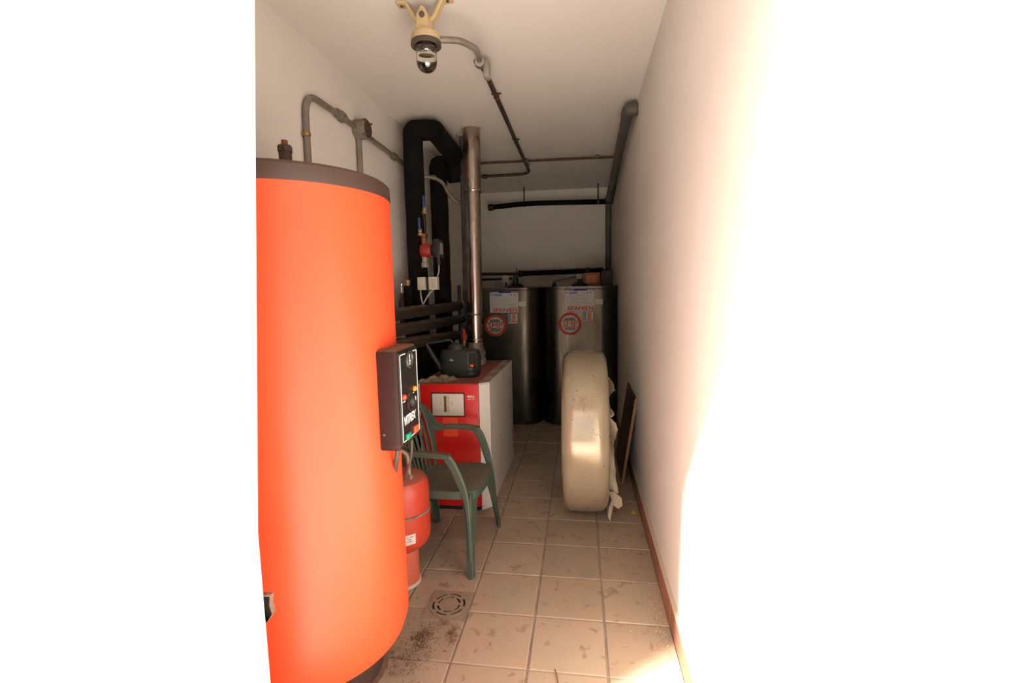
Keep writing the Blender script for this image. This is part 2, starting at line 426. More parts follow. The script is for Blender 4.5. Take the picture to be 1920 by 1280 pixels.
obj('knob_mark', box(X1+.024, X1+.026, 1.6965, 1.6995, 1.172, 1.186), m_white, kn, False)
obj('cup_ledge', lathe([(.032, -.008), (.035, -.004), (.035, .010), (.032, .012), (.029, .01), (.029, -.004), (.032, -.008)], (X1, 1.692, 1.166), 'x', 32), m_box, bx)
obj('indicator_lamp', lathe([(0, 0), (.011, 0), (.010, .010), (.006, .014), (0, .015)], (X1, 1.632, 1.196), 'x', 16), m_redlamp, bx, label='red indicator lamp')
obj('indicator_lamp', lathe([(0, 0), (.011, 0), (.010, .010), (.006, .014), (0, .015)], (X1, 1.742, 1.206), 'x', 16), m_orlamp, bx, label='amber indicator lamp')
for q in ((1.622, 1.628, 1.178, 1.180), (1.634, 1.645, 1.177, 1.181), (1.73, 1.74, 1.190, 1.193)): obj('lamp_symbol', face(*q), m_white, fp, False)
obj('lettering', text_vf('VITREX', .125, .034, lambda u, v, d: (xf_+d, 1.690+u, 1.106+v), bold=.03, shear=.25, spacing=.92), m_white, fp, False)
obj('rocker_switch', join(rbox(X1, X1+.012, 1.640, 1.676, 1.032, 1.056, .003, 2)), m_grsw, bx, label='green rocker switch')
obj('rocker_switch', join(rbox(X1, X1+.012, 1.722, 1.758, 1.034, 1.062, .003, 2)), m_redsw, bx, label='red rocker switch')
obj('screw', cyl((-.70, Y0-.003, 1.068), (-.70, Y0+.004, 1.068), .005, 10), m_clip, bx)
obj('cable', tube(curve([(-.655, 1.74, 1.008), (-.668, 1.76, .93), (-.70, 1.80, .86), (-.735, 1.86, .80)], 6), .0045, 8), m_cable, bx)
obj('cable_gland', join(tube(curve([(-.672, 1.645, 1.01), (-.690, 1.66, .94), (-.712, 1.70, .89)], 6), .009, 10)), m_cable, bx)
# pipe stub on the tank near the vessel
t2 = obj('pipe_stub', join(tube(fillet([(-.82, 1.93, .90), (-.775, 1.99, .86), (-.772, 2.0, .745)], .03), .011, 12),
                           lathe([(0, .735), (.015, .735), (.015, .755), (0, .755)], (-.772, 2.0, 0), 'z', 6)), m_clip, t)

# ================================================================== EXPANSION VESSEL (red)
vx, vy = -.972, 2.355
v = thing('expansion_vessel', 'rounded red expansion vessel on a pale red foot behind the orange tank', 'vessel', (vx, vy, 0))
R = .160
obj('shell', lathe([(0, .196), (.06, .198), (.11, .212), (.145, .24), (.160, .275), (R, .31), (R, .415), (R+.004, .418)] +
                   [(R+.004, .424), (R, .428), (R, .52), (.158, .56), (.142, .592), (.105, .612), (.06, .622), (0, .625)], (vx, vy, 0), 'z', 56), m_vessel, v)
obj('flange_seam', lathe([(R, .414), (R+.006, .416), (R+.006, .427), (R, .429), (R, .414)], (vx, vy, 0), 'z', 56), m_rust, v)
obj('foot', lathe([(.092, 0), (.094, .004), (.091, .03), (.090, .215), (0, .215)], (vx, vy, 0), 'z', 40), m_vfoot, v)
obj('foot_rim', lathe([(.092, 0), (.098, .002), (.098, .014), (.092, .018), (.092, 0)], (vx, vy, 0), 'z', 40), m_mortar, v, label='pale mortar crust around the foot')
def onv(u, z, d=0):                                                # on the vessel's front, u along its girth
    a = math.radians(-57) + u/R; return (vx + (R+.001+d)*math.cos(a), vy + (R+.001+d)*math.sin(a), z)
n = 8
lab = obj('label_plate', ([onv(-.045+.09*k/n, z) for z in (.285, .338) for k in range(n+1)], [(k, k+1, n+2+k, n+1+k) for k in range(n)]), m_paper, v)
for (u0, u1, z0, z1) in ((-.035, .005, .324, .328), (.012, .036, .324, .328), (-.035, -.01, .312, .316), (0, .02, .312, .316), (-.035, -.015, .300, .304), (-.005, .025, .300, .304), (-.035, .0, .292, .294)):
    obj('label_print', ([onv(u, z, .0008) for z in (z0, z1) for u in (u0, u1)], [(0, 1, 3, 2)]), m_ink, lab, False)

# ================================================================== BOILER
b = thing('boiler', 'red floor boiler with off white side panel behind the green chair', 'boiler', (-.9, 3.8, 0))
BX0, BX1, BY0, BY1, BZ = -1.135, -.635, 3.22, 4.34, .925
obj('side_panel', extrude([(-.708, 3.222), (-.645, 3.292), (BX1, BY1), (BX1-.02, BY1), (-.662, 3.302), (-.716, 3.240)], BZ-.004, lambda u, v_, w: (u, v_, .004+w)), m_cream, b, False)
obj('side_panel', box(BX0-.012, BX0, BY0+.005, BY1, .004, BZ), m_cream, b, False)
obj('front_door', rbox(BX0, -.711, BY0-.006, BY0+.05, .03, BZ-.004, .008, 2), m_red, b)
obj('body', box(BX0, -.668, BY0+.05, BY1-.01, .02, BZ-.012), m_dark, b, False)
obj('top_panel', rbox(BX0, -.716, BY0+.0, BY1, BZ-.012, BZ+.003, .004, 2), m_redtop, b)
obj('top_edge', extrude([(-.716, 3.235), (-.708, 3.222), (-.645, 3.292), (BX1, BY1), (-.716, BY1)], .010, lambda u, v_, w: (u, v_, BZ-.006+w)), m_cream, b, False)
obj('gap_shade', box(BX0+.02, -.73, BY0+.01, BY0+.05, 0, .032), m_dark, b, False)  # near-black block stands in for the shaded gap under the boiler
cp = obj('control_panel', rbox(-1.046, -.816, BY0-.016, BY0, .700, .858, .006, 2), m_panel, b)
yp = BY0-.0165
def fr(x0, x1, z0, z1, d=.002): return box(x0, x1, yp-d, yp+.001, z0, z1)
obj('panel_frame', join(box(-1.053, -.809, BY0-.010, BY0-.004, .692, .866)), m_dark, b, False)
obj('display_strip', fr(-.958, -.918, .722, .848), m_sand, cp, False)
obj('display_window', fr(-.957, -.940, .730, .842, .003), m_olive, cp, False)
for z in (.835, .812, .795, .765, .748): obj('button', lathe([(0, 0), (.005, 0), (.004, -.003), (0, -.003)], (-.927, yp-.001, z), 'y', 10), m_oldtag, cp)
for xc, s in ((-.972, -1), (-.908, 1)): obj('grip_mark', tube([(xc+s*.010*math.cos(a), yp-.001, .79+.016*math.sin(a)) for a in [(-1+2*k/6) for k in range(7)]], .0012, 5), m_olive, cp)
obj('lettering', text_vf('ROCA', .050, .018, lambda u, v_, d: (-.764+u, BY0-.0065-d, .838+v_), bold=.03), m_white, b, False)
obj('lettering', text_vf('LAIA GT', .050, .009, lambda u, v_, d: (-.764+u, BY0-.0065-d, .819+v_)), m_white, b, False)
st = obj('sticker', box(-.972, -.866, BY0-.0072, BY0-.005, .548, .682), m_sticker, b, False)
for k in range(6): obj('sticker_print', box(-.964, -.874-.02*(k % 3), BY0-.0078, BY0-.007, .665-.018*k, .669-.018*k), m_redprint, st, False)

# flue
fl0, fl1 = Vector((-.925, 4.12, BZ)), Vector((-.905, 4.12, ZC))
f = thing('flue_pipe', 'shiny stainless steel flue pipe rising from the boiler to the ceiling', 'pipe', tuple(fl0))
def fp_(z): k = (z-fl0.z)/(fl1.z-fl0.z); return fl0.lerp(fl1, k)
def ring(z, r, h, seg=36):
    c = fp_(z); return lathe([(r-.006, -h/2), (r, -h/2), (r+.003, 0), (r, h/2), (r-.006, h/2)], tuple(c), 'z', seg)
FR = .0665
obj('tube', tube([fp_(1.09), fp_(1.6), fp_(2.0), fp_(2.5), fp_(2.78)], FR, 40), m_steel, f)
obj('ceiling_sleeve', tube([fp_(2.42), fp_(2.45), fp_(ZC)], [FR+.001, FR+.006, FR+.008], 40), m_steel, f)
obj('clamp_ring', ring(2.42, FR+.011, .018), m_steel, f)
obj('clamp_ring', ring(1.37, FR+.007, .014), m_steel, f)
obj('clamp_ring', ring(1.145, FR+.010, .02), m_steel, f)
obj('base_collar', join(lathe([(.075, BZ+.002), (.086, BZ+.004), (.084, BZ+.085), (.090, BZ+.09), (.088, BZ+.12), (.078, BZ+.13), (.068, BZ+.2)], (fl0.x, fl0.y, 0), 'z', 40)), m_pipe, f)
obj('base_ring', lathe([(.080, BZ+.002), (.094, BZ+.004), (.092, BZ+.05), (.084, BZ+.052), (.080, BZ+.002)], (fl0.x, fl0.y, 0), 'z', 40), m_oldtag, f, label='dull whitish ring at the foot of the flue')
obj('plaster_ring', lathe([(FR, ZC-.012), (FR+.02, ZC-.008), (FR+.028, ZC), (FR, ZC)], (fl1.x, fl1.y, 0), 'z', 28), m_mortar, f)
# pipe behind flue
p = thing('vertical_pipe', 'dull grey vertical pipe just left of the steel flue', 'pipe', (-1.02, 4.28, 1.45))
obj('tube', tube(fillet([(-1.018, 4.28, ZC), (-1.024, 4.28, 1.50), (-1.0, 4.45, 1.46)], .05), .034, 20), m_pvc, p)
obj('elbow', tube(fillet([(-1.024, 4.28, 1.58), (-1.024, 4.28, 1.49), (-1.012, 4.39, 1.467)], .05), .042, 20), m_pipebr, p)
obj('plaster_ring', lathe([(.034, ZC-.02), (.055, ZC-.012), (.06, ZC), (.034, ZC)], (-1.018, 4.28, 0), 'z', 20), m_mortar, p)

# safety valve with a red cap beside the flue
v = thing('safety_valve', 'small red capped valve on the boiler left of the flue', 'valve', (-.935, 3.84, BZ))
obj('stem', lathe([(0, 0), (.014, 0), (.014, .20), (.02, .205), (.02, .235), (0, .235)], (-.985, 3.95, BZ), 'z', 14), m_brass, v)
obj('red_cap', lathe([(0, .235), (.026, .235), (.026, .28), (.016, .285), (.016, .325), (0, .33)], (-.985, 3.95, BZ), 'z', 16), m_redpump, v)

# ---- watering can on the boiler
w = thing('watering_can', 'dark green plastic watering can standing on the red boiler top', 'watering can', (-.91, 3.53, BZ+.003))
cx_, cy_, z0 = -.912, 3.53, BZ+.003
def rr_outline(hx, hy, r, n=6):
    out = []
    for sx, sy, a0 in ((1, 1, 0), (-1, 1, 90), (-1, -1, 180), (1, -1, 270)):
        for k in range(n+1):
            a = math.radians(a0 + 90*k/n); out.append((sx*(hx-r) + r*math.cos(a), sy*(hy-r) + r*math.sin(a)))
    return out
V, F = [], []; lv = [(.0, .142), (.012, .150), (.022, .152), (.026, .149), (.052, .150), (.056, .153), (.062, .150), (.16, .150), (.185, .147), (.200, .135), (.206, .110)]
n = len(rr_outline(1, 1, .1))
for z, hx in lv:
    V += [(cx_+u, cy_+q, z0+z) for u, q in rr_outline(hx, hx*.62, min(.07, hx*.5))]
for i in range(len(lv)-1):
    for k in range(n):
        F.append((i*n+k, i*n+(k+1) % n, (i+1)*n+(k+1) % n, (i+1)*n+k))
F += [tuple(range(n-1, -1, -1)), tuple((len(lv)-1)*n+k for k in range(n))]
obj('body', (V, F), m_green2 if False else mat('very dark green plastic', (.022, .028, .022), .4, dust=(.10, .06, .04), dust_amt=.6), w)
m_can = bpy.data.materials['very dark green plastic']
for zr in (.075, .10): obj('rib', join(strip([(cx_-.14, cy_-.0935, z0+zr), (cx_-.06, cy_-.0945, z0+zr), (cx_+.08, cy_-.0945, z0+zr)], .006, .004, (0, 0, 1))), m_can, w)
obj('grip_shade', rbox(cx_+.088, cx_+.130, cy_-.0955, cy_-.080, z0+.075, z0+.19, .005, 2), m_dark, w)  # raised near-black slab paints the shade of the grip hollow
obj('grip_bar', tube(fillet([(cx_+.078, cy_-.098, z0+.062), (cx_+.078, cy_-.099, z0+.195), (cx_+.140, cy_-.085, z0+.195), (cx_+.140, cy_-.085, z0+.062)], .02), .006, 10), m_can, w)
obj('red_plug', lathe([(0, 0), (.018, 0), (.018, .016), (0, .018)], (cx_+.108, cy_-.085, z0+.085), 'z', 14), m_redsw, w)
obj('spout', tube([(cx_-.135, cy_-.02, z0+.045), (cx_-.19, cy_-.03, z0+.13), (cx_-.262, cy_-.04, z0+.262)], [.026, .020, .012], 14), m_can, w)
obj('spout_brace', tube(curve([(cx_-.255, cy_-.04, z0+.256), (cx_-.16, cy_-.035, z0+.266), (cx_-.07, cy_-.02, z0+.275), (cx_-.02, cy_, z0+.20)], 6), .009, 10), m_can, w)
obj('filler_hump', lathe([(.07, .195), (.062, .23), (.045, .245), (.035, .235), (0, .232)], (cx_-.03, cy_+.0, z0), 'z', 24), m_can, w)
obj('bird_emblem', extrude([(-.02, -.004), (-.006, .004), (.0, .014), (.006, .005), (.014, .004), (.022, -.006), (.008, -.003), (.004, -.012), (-.003, -.003)], .002,
    lambda u, v_, d: (cx_-.048+u, cy_-.0935-d, z0+.135+v_)), m_oldtag, w, False)

# ---- rag
V, F = [], []; nx, ny = 22, 14
for j in range(ny+1):
    for i in range(nx+1):
        u, q = i/nx-.5, j/ny-.5
        e = max(0, 1-(2.0*max(abs(u), abs(q)))**4)
        z = BZ+.004+.030*e*abs(math.sin(9*u+2.2*q*3)*math.cos(7*q-3*u)) + .012*e*random.random()
        V.append((-1.035 + u*.22 + .03*math.sin(6*q), 3.335 + q*.17 + .03*math.sin(5*u+1), z))
for j in range(ny):
    for i in range(nx): F.append((j*(nx+1)+i, j*(nx+1)+i+1, (j+1)*(nx+1)+i+1, (j+1)*(nx+1)+i))
tag(obj('rag', (V, F), m_rag, None, origin=(-1.03, 3.33, BZ)), 'crumpled dusty beige rag on the front left corner of the boiler top', 'rag')

# ================================================================== GREEN CHAIR (faces right)
CH = Matrix.Translation((-.792, 2.734, 0)) @ Matrix.Rotation(math.radians(-4.7), 4, 'Z')
ch = thing('plastic_chair', 'dark green plastic armchair between the orange tank and the red boiler', 'chair', (-.792, 2.734, 0))
def cobj(name, vf, m=m_green, parent=ch): return obj(name, xf(vf, CH), m, parent)
SZ = .455
# seat: rounded outline, dished
ol = []
for k in range(48):
    a = 2*PI*k/48; ca, sa = math.cos(a), math.sin(a)
    ex = .42
    ux, uy = math.copysign(abs(ca)**ex, ca), math.copysign(abs(sa)**ex, sa)
    x = ux*.245 - .03; yy = uy*(.235 if x > 0 else .235-.05*(-x/.275))
    ol.append((x, yy))
def seat_z(x, y): return SZ - .045*(.21-x)*.9 + .010*(abs(y)/.235)**2 - (.020*max(0, (x-.14)/.075)**2)
V = []; rings = [(.0,), (.4,), (.75,), (.93,), (1.0,)]
V.append((-.03, 0, seat_z(-.03, 0))); 
for s, in rings[1:]:
    V += [(-.03+(x+.03)*s, y*s, seat_z(-.03+(x+.03)*s, y*s)) for x, y in ol]
V += [(x*1.01, y*1.012, seat_z(x, y)-.014) for x, y in ol] + [(x*1.012, y*1.015, seat_z(x, y)-.045) for x, y in ol] + [(x*.99, y*.99, seat_z(x, y)-.045) for x, y in ol] + [(x*.97, y*.97, seat_z(x, y)-.012) for x, y in ol]
F = [(0, 1+k, 1+(k+1) % 48) for k in range(48)]
for r in range(7):
    for k in range(48): F.append((1+r*48+k, 1+r*48+(k+1) % 48, 1+(r+1)*48+(k+1) % 48, 1+(r+1)*48+k))
cobj('seat', (V, F))
# legs: each an angle section, wide at the seat and slim at the foot
def leg(fx, fy, tx, ty, front):
    s = 1 if fy > 0 else -1; d = 1 if front else -1
    zt = SZ-.03
    P = curve([(tx, ty, zt), (tx+(fx-tx)*.30, ty+(fy-ty)*.35, zt*.66), (tx+(fx-tx)*.68, ty+(fy-ty)*.75, zt*.32), (fx, fy, 0)], 5); k = len(P)
    wd = [.105*(1-i/(k-1))**1.7 + .036 for i in range(k)]
    f1 = strip([q - Vector((0, s*(w_/2-.018), 0)) for q, w_ in zip(P, wd)], wd, .007, (0, 1, 0))
    w2 = [.026+.020*(1-i/(k-1)) for i in range(k)]
    f2 = strip([q + Vector((-d*(w_/2), s*.017, 0)) for q, w_ in zip(P, w2)], w2, .007, (1, 0, 0))
    foot = box(fx-.017 if d > 0 else fx-.002, fx+.002 if d > 0 else fx+.017, fy-.016, fy+.016, 0, .02)
    return join(f1, f2, foot)
cobj('leg', leg(.225, -.290, .195, -.205, True)); cobj('leg', leg(.225, .290, .195, .205, True))
cobj('leg', leg(-.285, -.215, -.215, -.175, False)); cobj('leg', leg(-.225, .275, -.235, .185, False))
# arms with their front posts
for s in (-1, 1):
    P = curve([(.206, s*.285, .10), (.196, s*.262, .30), (.178, s*.250, .43), (.155, s*.258, .52), (.115, s*.270, .625), (.085, s*.272, .668)], 5)
    post = strip(P, [.014+.034*min(1, 1.6*i/(len(P)-1)) for i in range(len(P))], .026, (1, 0, .25))
    Q = curve([(.100, s*.273, .676), (.0, s*.276, .682), (-.12, s*.270, .680), (-.23, s*.245, .672)], 5)
    rest = strip(Q, [.052, ] + [.052-.010*i/(len(Q)-1) for i in range(1, len(Q))], .028, (0, 1, 0))
    cobj('armrest', rest); cobj('arm_post', post)
    cobj('arm_gusset', extrude([(-.258, .83), (-.225, .79), (-.175, .715), (-.115, .688), (-.115, .668), (-.20, .655), (-.215, .70)], .014, lambda u, v_, w_: (u, s*(.238+w_), v_)))
# back: frame, top rail and a fan of slats
def back_p(y, z): return (-.150 - (z-.40)*.24 - .03*(1-(y/.24)**2), y, z)
for s in (-1, 1):
    P = curve([back_p(s*.175, .41), back_p(s*.215, .55), back_p(s*.235, .70), back_p(s*.205, .82), back_p(s*.13, .885)], 6)
    cobj('back_stile', strip(P, [.035+.07*max(0, 1-abs(i/(len(P)-1)-.48)*2.4) for i in range(len(P))], .014, (0, 1, 0)))
P = curve([back_p(-.14, .88), back_p(-.07, .90), back_p(0, .905), back_p(.07, .90), back_p(.14, .88)], 5)
cobj('top_rail', strip(P, .05, .014, (0, 0, 1)))
P = curve([back_p(-.18, .43), back_p(0, .435), back_p(.18, .43)], 5)
cobj('bottom_rail', strip(P, .04, .014, (0, 0, 1)))
for k in range(7):
    u = -1+2*k/6
    P = curve([back_p(u*.125, .44), back_p(u*.16, .62), back_p(u*.155, .76), back_p(u*.12, .885)], 5)
    cobj('slat', strip(P, .026, .008, (0, 1, 0)))

# ================================================================== TWO GALVANISED OIL TANKS
def oil_tank(cx, yf, label, prints):
    HW, DP, RC, HT = .432, 1.25, .20, 1.60
    t = thing('oil_tank', label, 'tank', (cx, yf+DP/2, 0), 'galvanised tanks against the back wall')
    half = [(0, 0), (HW-RC, 0)]
    def out(u):                                                  # arc length from the front middle -> plan point, normal
        s = 1 if u >= 0 else -1; u = abs(u); q = RC*PI/2
        if u <= HW-RC: return (cx+s*u, yf), (0, -1)
        u -= HW-RC
        if u <= q:
            a = u/RC; return (cx+s*(HW-RC+RC*math.sin(a)), yf+RC-RC*math.cos(a)), (s*math.sin(a), -math.cos(a))
        return (cx+s*HW, yf+RC+u-q), (s, 0)
    def on(u, z, d=0):
        p, n = out(u); return (p[0]+n[0]*d, p[1]+n[1]*d, z)
    pl = []
    us = [k*.04 for k in range(0, 6)] + [HW-RC+RC*PI/2*k/8 for k in range(0, 9)]
    fr_ = [out(u)[0] for u in us]; right = fr_ + [(x, 2*yf+DP-y) for x, y in reversed(fr_)]
    left = [(2*cx-x, y) for x, y in reversed(right)][1:-1]
    pl = right + left; n = len(pl); V, F = [], []
    prof = [(.97, 0), (.985, .012), (1.012, .022), (1.012, .034), (1, .04)] + [(1, .2*k) for k in range(1, 8)] + [(1, 1.565), (1.008, 1.572), (1.008, 1.596), (.99, 1.60), (.9, 1.598)]
    for s, z in prof: V += [(cx+(x-cx)*s, (yf+DP/2)+(y-yf-DP/2)*s, z) for x, y in pl]
    for i in range(len(prof)-1):
        for k in range(n): F.append((i*n+k, i*n+(k+1) % n, (i+1)*n+(k+1) % n, (i+1)*n+k))
    F += [tuple(range(n-1, -1, -1)), tuple((len(prof)-1)*n+k for k in range(n))]
    obj('shell', (V, F), m_galv, t)
    def rect(u0, u1, z0, z1, d=.0012, n=6):
        V = [on(u0+(u1-u0)*k/n, z, d) for z in (z0, z1) for k in range(n+1)]
        return V, [(k, k+1, n+2+k, n+1+k) for k in range(n)]
    def disc(u, z, r0, r1, d, n=36):
        V = [on(u+r*math.cos(2*PI*k/n), z+r*math.sin(2*PI*k/n), d) for r in (r0, r1) for k in range(n)]
        return V, [(k, (k+1) % n, n+(k+1) % n, n+k) for k in range(n)]
    du, dz = prints
    sh = obj('data_sheet', rect(-.165+du, .165+du, 1.315+dz, 1.555+dz), m_paper, t, False)
    obj('header_bar', rect(-.163+du, .163+du, 1.540+dz, 1.560+dz, .0018), m_blue, sh, False)
    for q in ((-.155, -.06), (.085, .155)): obj('header_print', rect(q[0]+du, q[1]+du, 1.546+dz, 1.552+dz, .0024), m_white, sh, False)
    for q in ((-.115, -.02, 1.505, 1.530), (-.158, -.128, 1.512, 1.526)): obj('title_box', rect(q[0]+du, q[1]+du, q[2]+dz, q[3]+dz, .002), m_lblue, sh, False)
    for q in [(.08, .095, 1.508, 1.524), (.115, .135, 1.508, 1.522), (.04, .13, 1.405, 1.408), (.04, .13, 1.392, 1.395)] + \
            [(-.15, -.15+L_, z, z+.0022) for z, L_ in ((1.485, .20), (1.468, .12), (1.450, .24), (1.435, .10), (1.412, .16), (1.398, .07))]:
        obj('small_print', rect(q[0]+du, q[1]+du, q[2]+dz, q[3]+dz, .002), m_lblue, sh, False)
    obj('lettering', text_vf('SPANIEN', .285, .046, lambda u, v_, d: on(u+.012+du, 1.345+dz+v_, .002+d), bold=.022), m_redprint, sh, False)
    tg = obj('side_tag', rect(.168+du, .258+du, 1.385+dz, 1.442+dz), m_paper, t, False)
    for k in range(3): obj('tag_print', rect(.18+du, .24+du-.02*(k % 2), 1.40+.014*k+dz, 1.404+.014*k+dz, .002), m_sand, tg, False)
    pc = obj('picture_sticker', rect(.045+du, .155+du, 1.190+dz, 1.305+dz), m_paper, t, False)
    obj('picture_print', rect(.090+du, .130+du, 1.215+dz, 1.302+dz, .002), m_pinkprint, pc, False)
    obj('picture_print', rect(.050+du, .075+du, 1.215+dz, 1.302+dz, .002), m_lblue, pc, False)
    obj('picture_frame', join(rect(.040+du, .160+du, 1.186+dz, 1.192+dz, .002), rect(.040+du, .046+du, 1.186+dz, 1.305+dz, .002), rect(.154+du, .160+du, 1.186+dz, 1.305+dz, .002), rect(.045+du, .155+du, 1.208+dz, 1.214+dz, .0022)), m_redprint, pc, False)
    cu, cz, r = -.108+du, 1.170+dz, .128
    bd = obj('round_badge', disc(cu, cz, 0, r*.82, .0014), m_paper, t, False)
    obj('badge_ring', disc(cu, cz, r*.775, r, .002), m_redprint, bd, False)
    for q in (.030, -.036): obj('badge_band', rect(cu-.094, cu+.094, cz+q, cz+q+.006, .002), m_redprint, bd, False)
    obj('lettering', text_vf('SMP', .170, .050, lambda u, v_, d: on(cu+u, cz+v_, .0026+d), bold=0), m_redprint, bd, False)
    obj('lettering', text_vf('BARRERA', .118, .030, lambda u, v_, d: on(cu+u, cz+.055+v_-u*u*1.2, .0026+d), bold=.03), m_ink2, bd, False)
    obj('lettering', text_vf('ANTIOLOR', .118, .030, lambda u, v_, d: on(cu+u, cz-.057+v_+u*u*1.2, .0026+d), bold=.03), m_ink2, bd, False)
    return t
m_ink2 = mat('black ink', (.025, .022, .02), .7)
oil_tank(-.888, 5.42, 'left galvanised steel tank with paper label, beside the flue', (.02, 0))
oil_tank(-.008, 5.44, 'right galvanised steel tank with paper label, near the white wall', (-.006, .008))

# things on the tanks' tops
TZ = 1.60
def cap_unit(x, y, h, label):
    t = thing('filler_cap', label, 'filler cap', (x, y, TZ))
    obj('flange', lathe([(0, 0), (.105, 0), (.105, .02), (.07, .035), (.06, .05), (0, .05)], (x, y, TZ), 'z', 24), m_black, t)
    obj('neck', lathe([(0, .045), (.036, .045), (.034, h-.03), (.028, h-.028), (.028, h), (0, h)], (x, y, TZ), 'z', 18), m_black, t)
    return t
c1 = cap_unit(-.775, 5.75, .155, 'black filler cap with a thin bent wire on the left tank top')
obj('wire', tube(curve([(-.775, 5.75, TZ+.15), (-.765, 5.75, TZ+.19), (-.755, 5.75, TZ+.235)], 5), .004, 6), m_black, c1)
c2 = cap_unit(-.005, 5.75, .085, 'low black filler cap on the right tank top beside the orange carton')
def gauge(x, y, z, s, label):
    t = thing('level_gauge', label, 'gauge', (x, y, TZ))
    obj('case', rbox(x-s, x+s, y-.02, y+.02, z-s, z+s, .006, 2), m_oldtag, t)
    obj('stem', tube(curve([(x, y, TZ), (x+.005, y+.005, (TZ+z)/2), (x, y, z-s+.002)], 4), .008, 8), m_black, t)
    for k in range(3): obj('gauge_print', box(x-s*.6+s*.5*k, x-s*.4+s*.5*k, y-.0212, y-.0195, z-s*.4, z+s*.4), m_ink, t, False)
gauge(-.888, 5.70, TZ+.105, .040, 'dull white square gauge on the left tank top')
gauge(-.018, 5.70, TZ+.110, .028, 'small dull white gauge on the right tank top')
tag(obj('spout_cap', join(lathe([(0, 0), (.018, 0), (.014, .05), (.008, .08), (0, .082)], (-1.06, 5.72, TZ), 'z', 12)), m_oldtag, None, origin=(-1.06, 5.72, TZ)), 'small whitish nozzle on the left tank top next to the flue', 'cap')
tag(obj('breather', join(lathe([(0, 0), (.028, 0), (.028, .03), (.014, .034), (.014, .06), (0, .062)], (-.31, 5.72, TZ), 'z', 14)), m_black, None, origin=(-.31, 5.72, TZ)), 'small black breather at the left end of the right tank top', 'cap')
tag(obj('steel_rod', cyl((-.30, 5.72, TZ+.062), (-.05, 5.70, TZ+.115), .004, 6), m_pipebr, None), 'thin dark rod between breather and gauge on the right tank', 'rod')
cr = thing('small_carton', 'small worn orange carton on the right tank top', 'carton', (.13, 5.75, TZ))
obj('carton_body', rbox(.045, .225, 5.70, 5.82, TZ, TZ+.155, .004, 1), m_orbox, cr)
obj('carton_label', box(.070, .175, 5.698, 5.701, TZ+.035, TZ+.125), m_orboxl, cr, False)
tag(obj('dark_carton', rbox(.24, .375, 5.74, 5.95, TZ, TZ+.175, .005, 1), m_brbox, None, origin=(.3, 5.84, TZ)), 'dark brown carton at the right tank corner by the white wall', 'carton')

# ================================================================== CREAM DISC TANK STANDING ON ITS RIM
DY, DR = 3.409, .565
d = thing('disc_tank', 'large cream disc shaped tank standing on its rim in the passage', 'tank', (.02, DY, 0))
pr = [(0, -.105), (.30, -.112), (.46, -.126), (.515, -.124), (.545, -.108), (.560, -.080), (DR, -.035), (DR, .03), (DR, .10), (.560, .135), (.545, .160), (.515, .174), (.46, .178), (.2, .175), (0, .175)]
obj('shell', lathe(pr, (0, DY, DR), 'x', 112), m_tankcream, d)
def rim(th, r): a = math.radians(th); return DY - r*math.cos(a), DR + r*math.sin(a)
for th in (38.6, 36.9):
    y_, z_ = rim(th, DR+.0005)
    obj('rim_seam', tube([(-.075, *rim(th, .561)), (-.035, y_, z_), (.03, y_, z_), (.10, y_, z_), (.14, *rim(th, .560))], .0022, 6), m_tankcream, d)
obj('edge_seam', tube([(.135, *rim(th, .5615)) for th in range(-10, 40, 5)], .002, 6), m_tankcream, d)
sc = [((-.02, 30), (.005, 27), (-.005, 20), (.0, 14)), ((.06, 8), (.09, 7), (.11, 4), (.13, 5), (.145, 0)), ((.02, 24), (-.03, 20), (-.07, 16))]
V, F = [], []
for _ in range(150):
    a = random.random(); x, th = (random.gauss(.105, .018), random.gauss(31, 3.2)) if a < .6 else (random.uniform(-.07, .12), random.gauss(35.5, 1.2)) if a < .85 else (random.gauss(.02, .012), random.gauss(29, 3))
    if x > .128: continue
    q = random.uniform(.0012, .0038); b_ = len(V); dth = q*70/DR*random.uniform(.5, 1.4)
    rr_ = DR+.0006 - (.0035*max(0, (x-.03)/.07) if x > .03 else .0035*max(0, (-.035-x)/.045)) + .0006
    for u, t2 in ((-q, 0), (0, dth), (q, 0), (0, -dth)): V.append((x+u, *rim(th+t2, rr_)))
    F.append((b_, b_+1, b_+2, b_+3))
gs = obj('grime_specks', (V, F), m_rust, d, False); gs['kind'] = 'stuff'
sc = [((.016, 36), (.018, 31), (.015, 27)), ((.055, 14), (.075, 14.5), (.085, 13), (.105, 13), (.118, 10.5))]
for ln in sc: obj('scratch', tube([(x, *rim(th, DR+.0003 - (.006 if x > .12 else 0) - (.003 if x < -.05 else 0))) for x, th in ln], .0009, 4), m_rust, d)
# torn covering hanging from the right face
pz = [(.99, .012), (.955, .045), (.90, .055), (.865, .02), (.83, .012), (.79, .02), (.745, .05), (.725, .02), (.70, .055), (.66, .07), (.61, .06), (.56, .045), (.50, .046), (.42, .05), (.34, .058), (.27, .066), (.225, .075)]
V, F = [], []; cols = 6
pz2 = []
for (z0_, o0), (z1_, o1) in zip(pz, pz[1:]):
    for k in range(3): pz2.append((z0_+(z1_-z0_)*k/3, o0+(o1-o0)*k/3))
pz2.append(pz[-1])
for i, (z, o_) in enumerate(pz2):
    for k in range(cols+1):
        u = k/cols; V.append((.165+.012*0+(o_+random.uniform(-.004, .004))*u, 3.16+.035*math.sin(z*14+u*2)-.03*u+.10*(z > .75)*(1-u), z+random.uniform(-.004, .004)))
for i in range(len(pz2)-1):
    for k in range(cols): F.append((i*(cols+1)+k, i*(cols+1)+k+1, (i+1)*(cols+1)+k+1, (i+1)*(cols+1)+k))
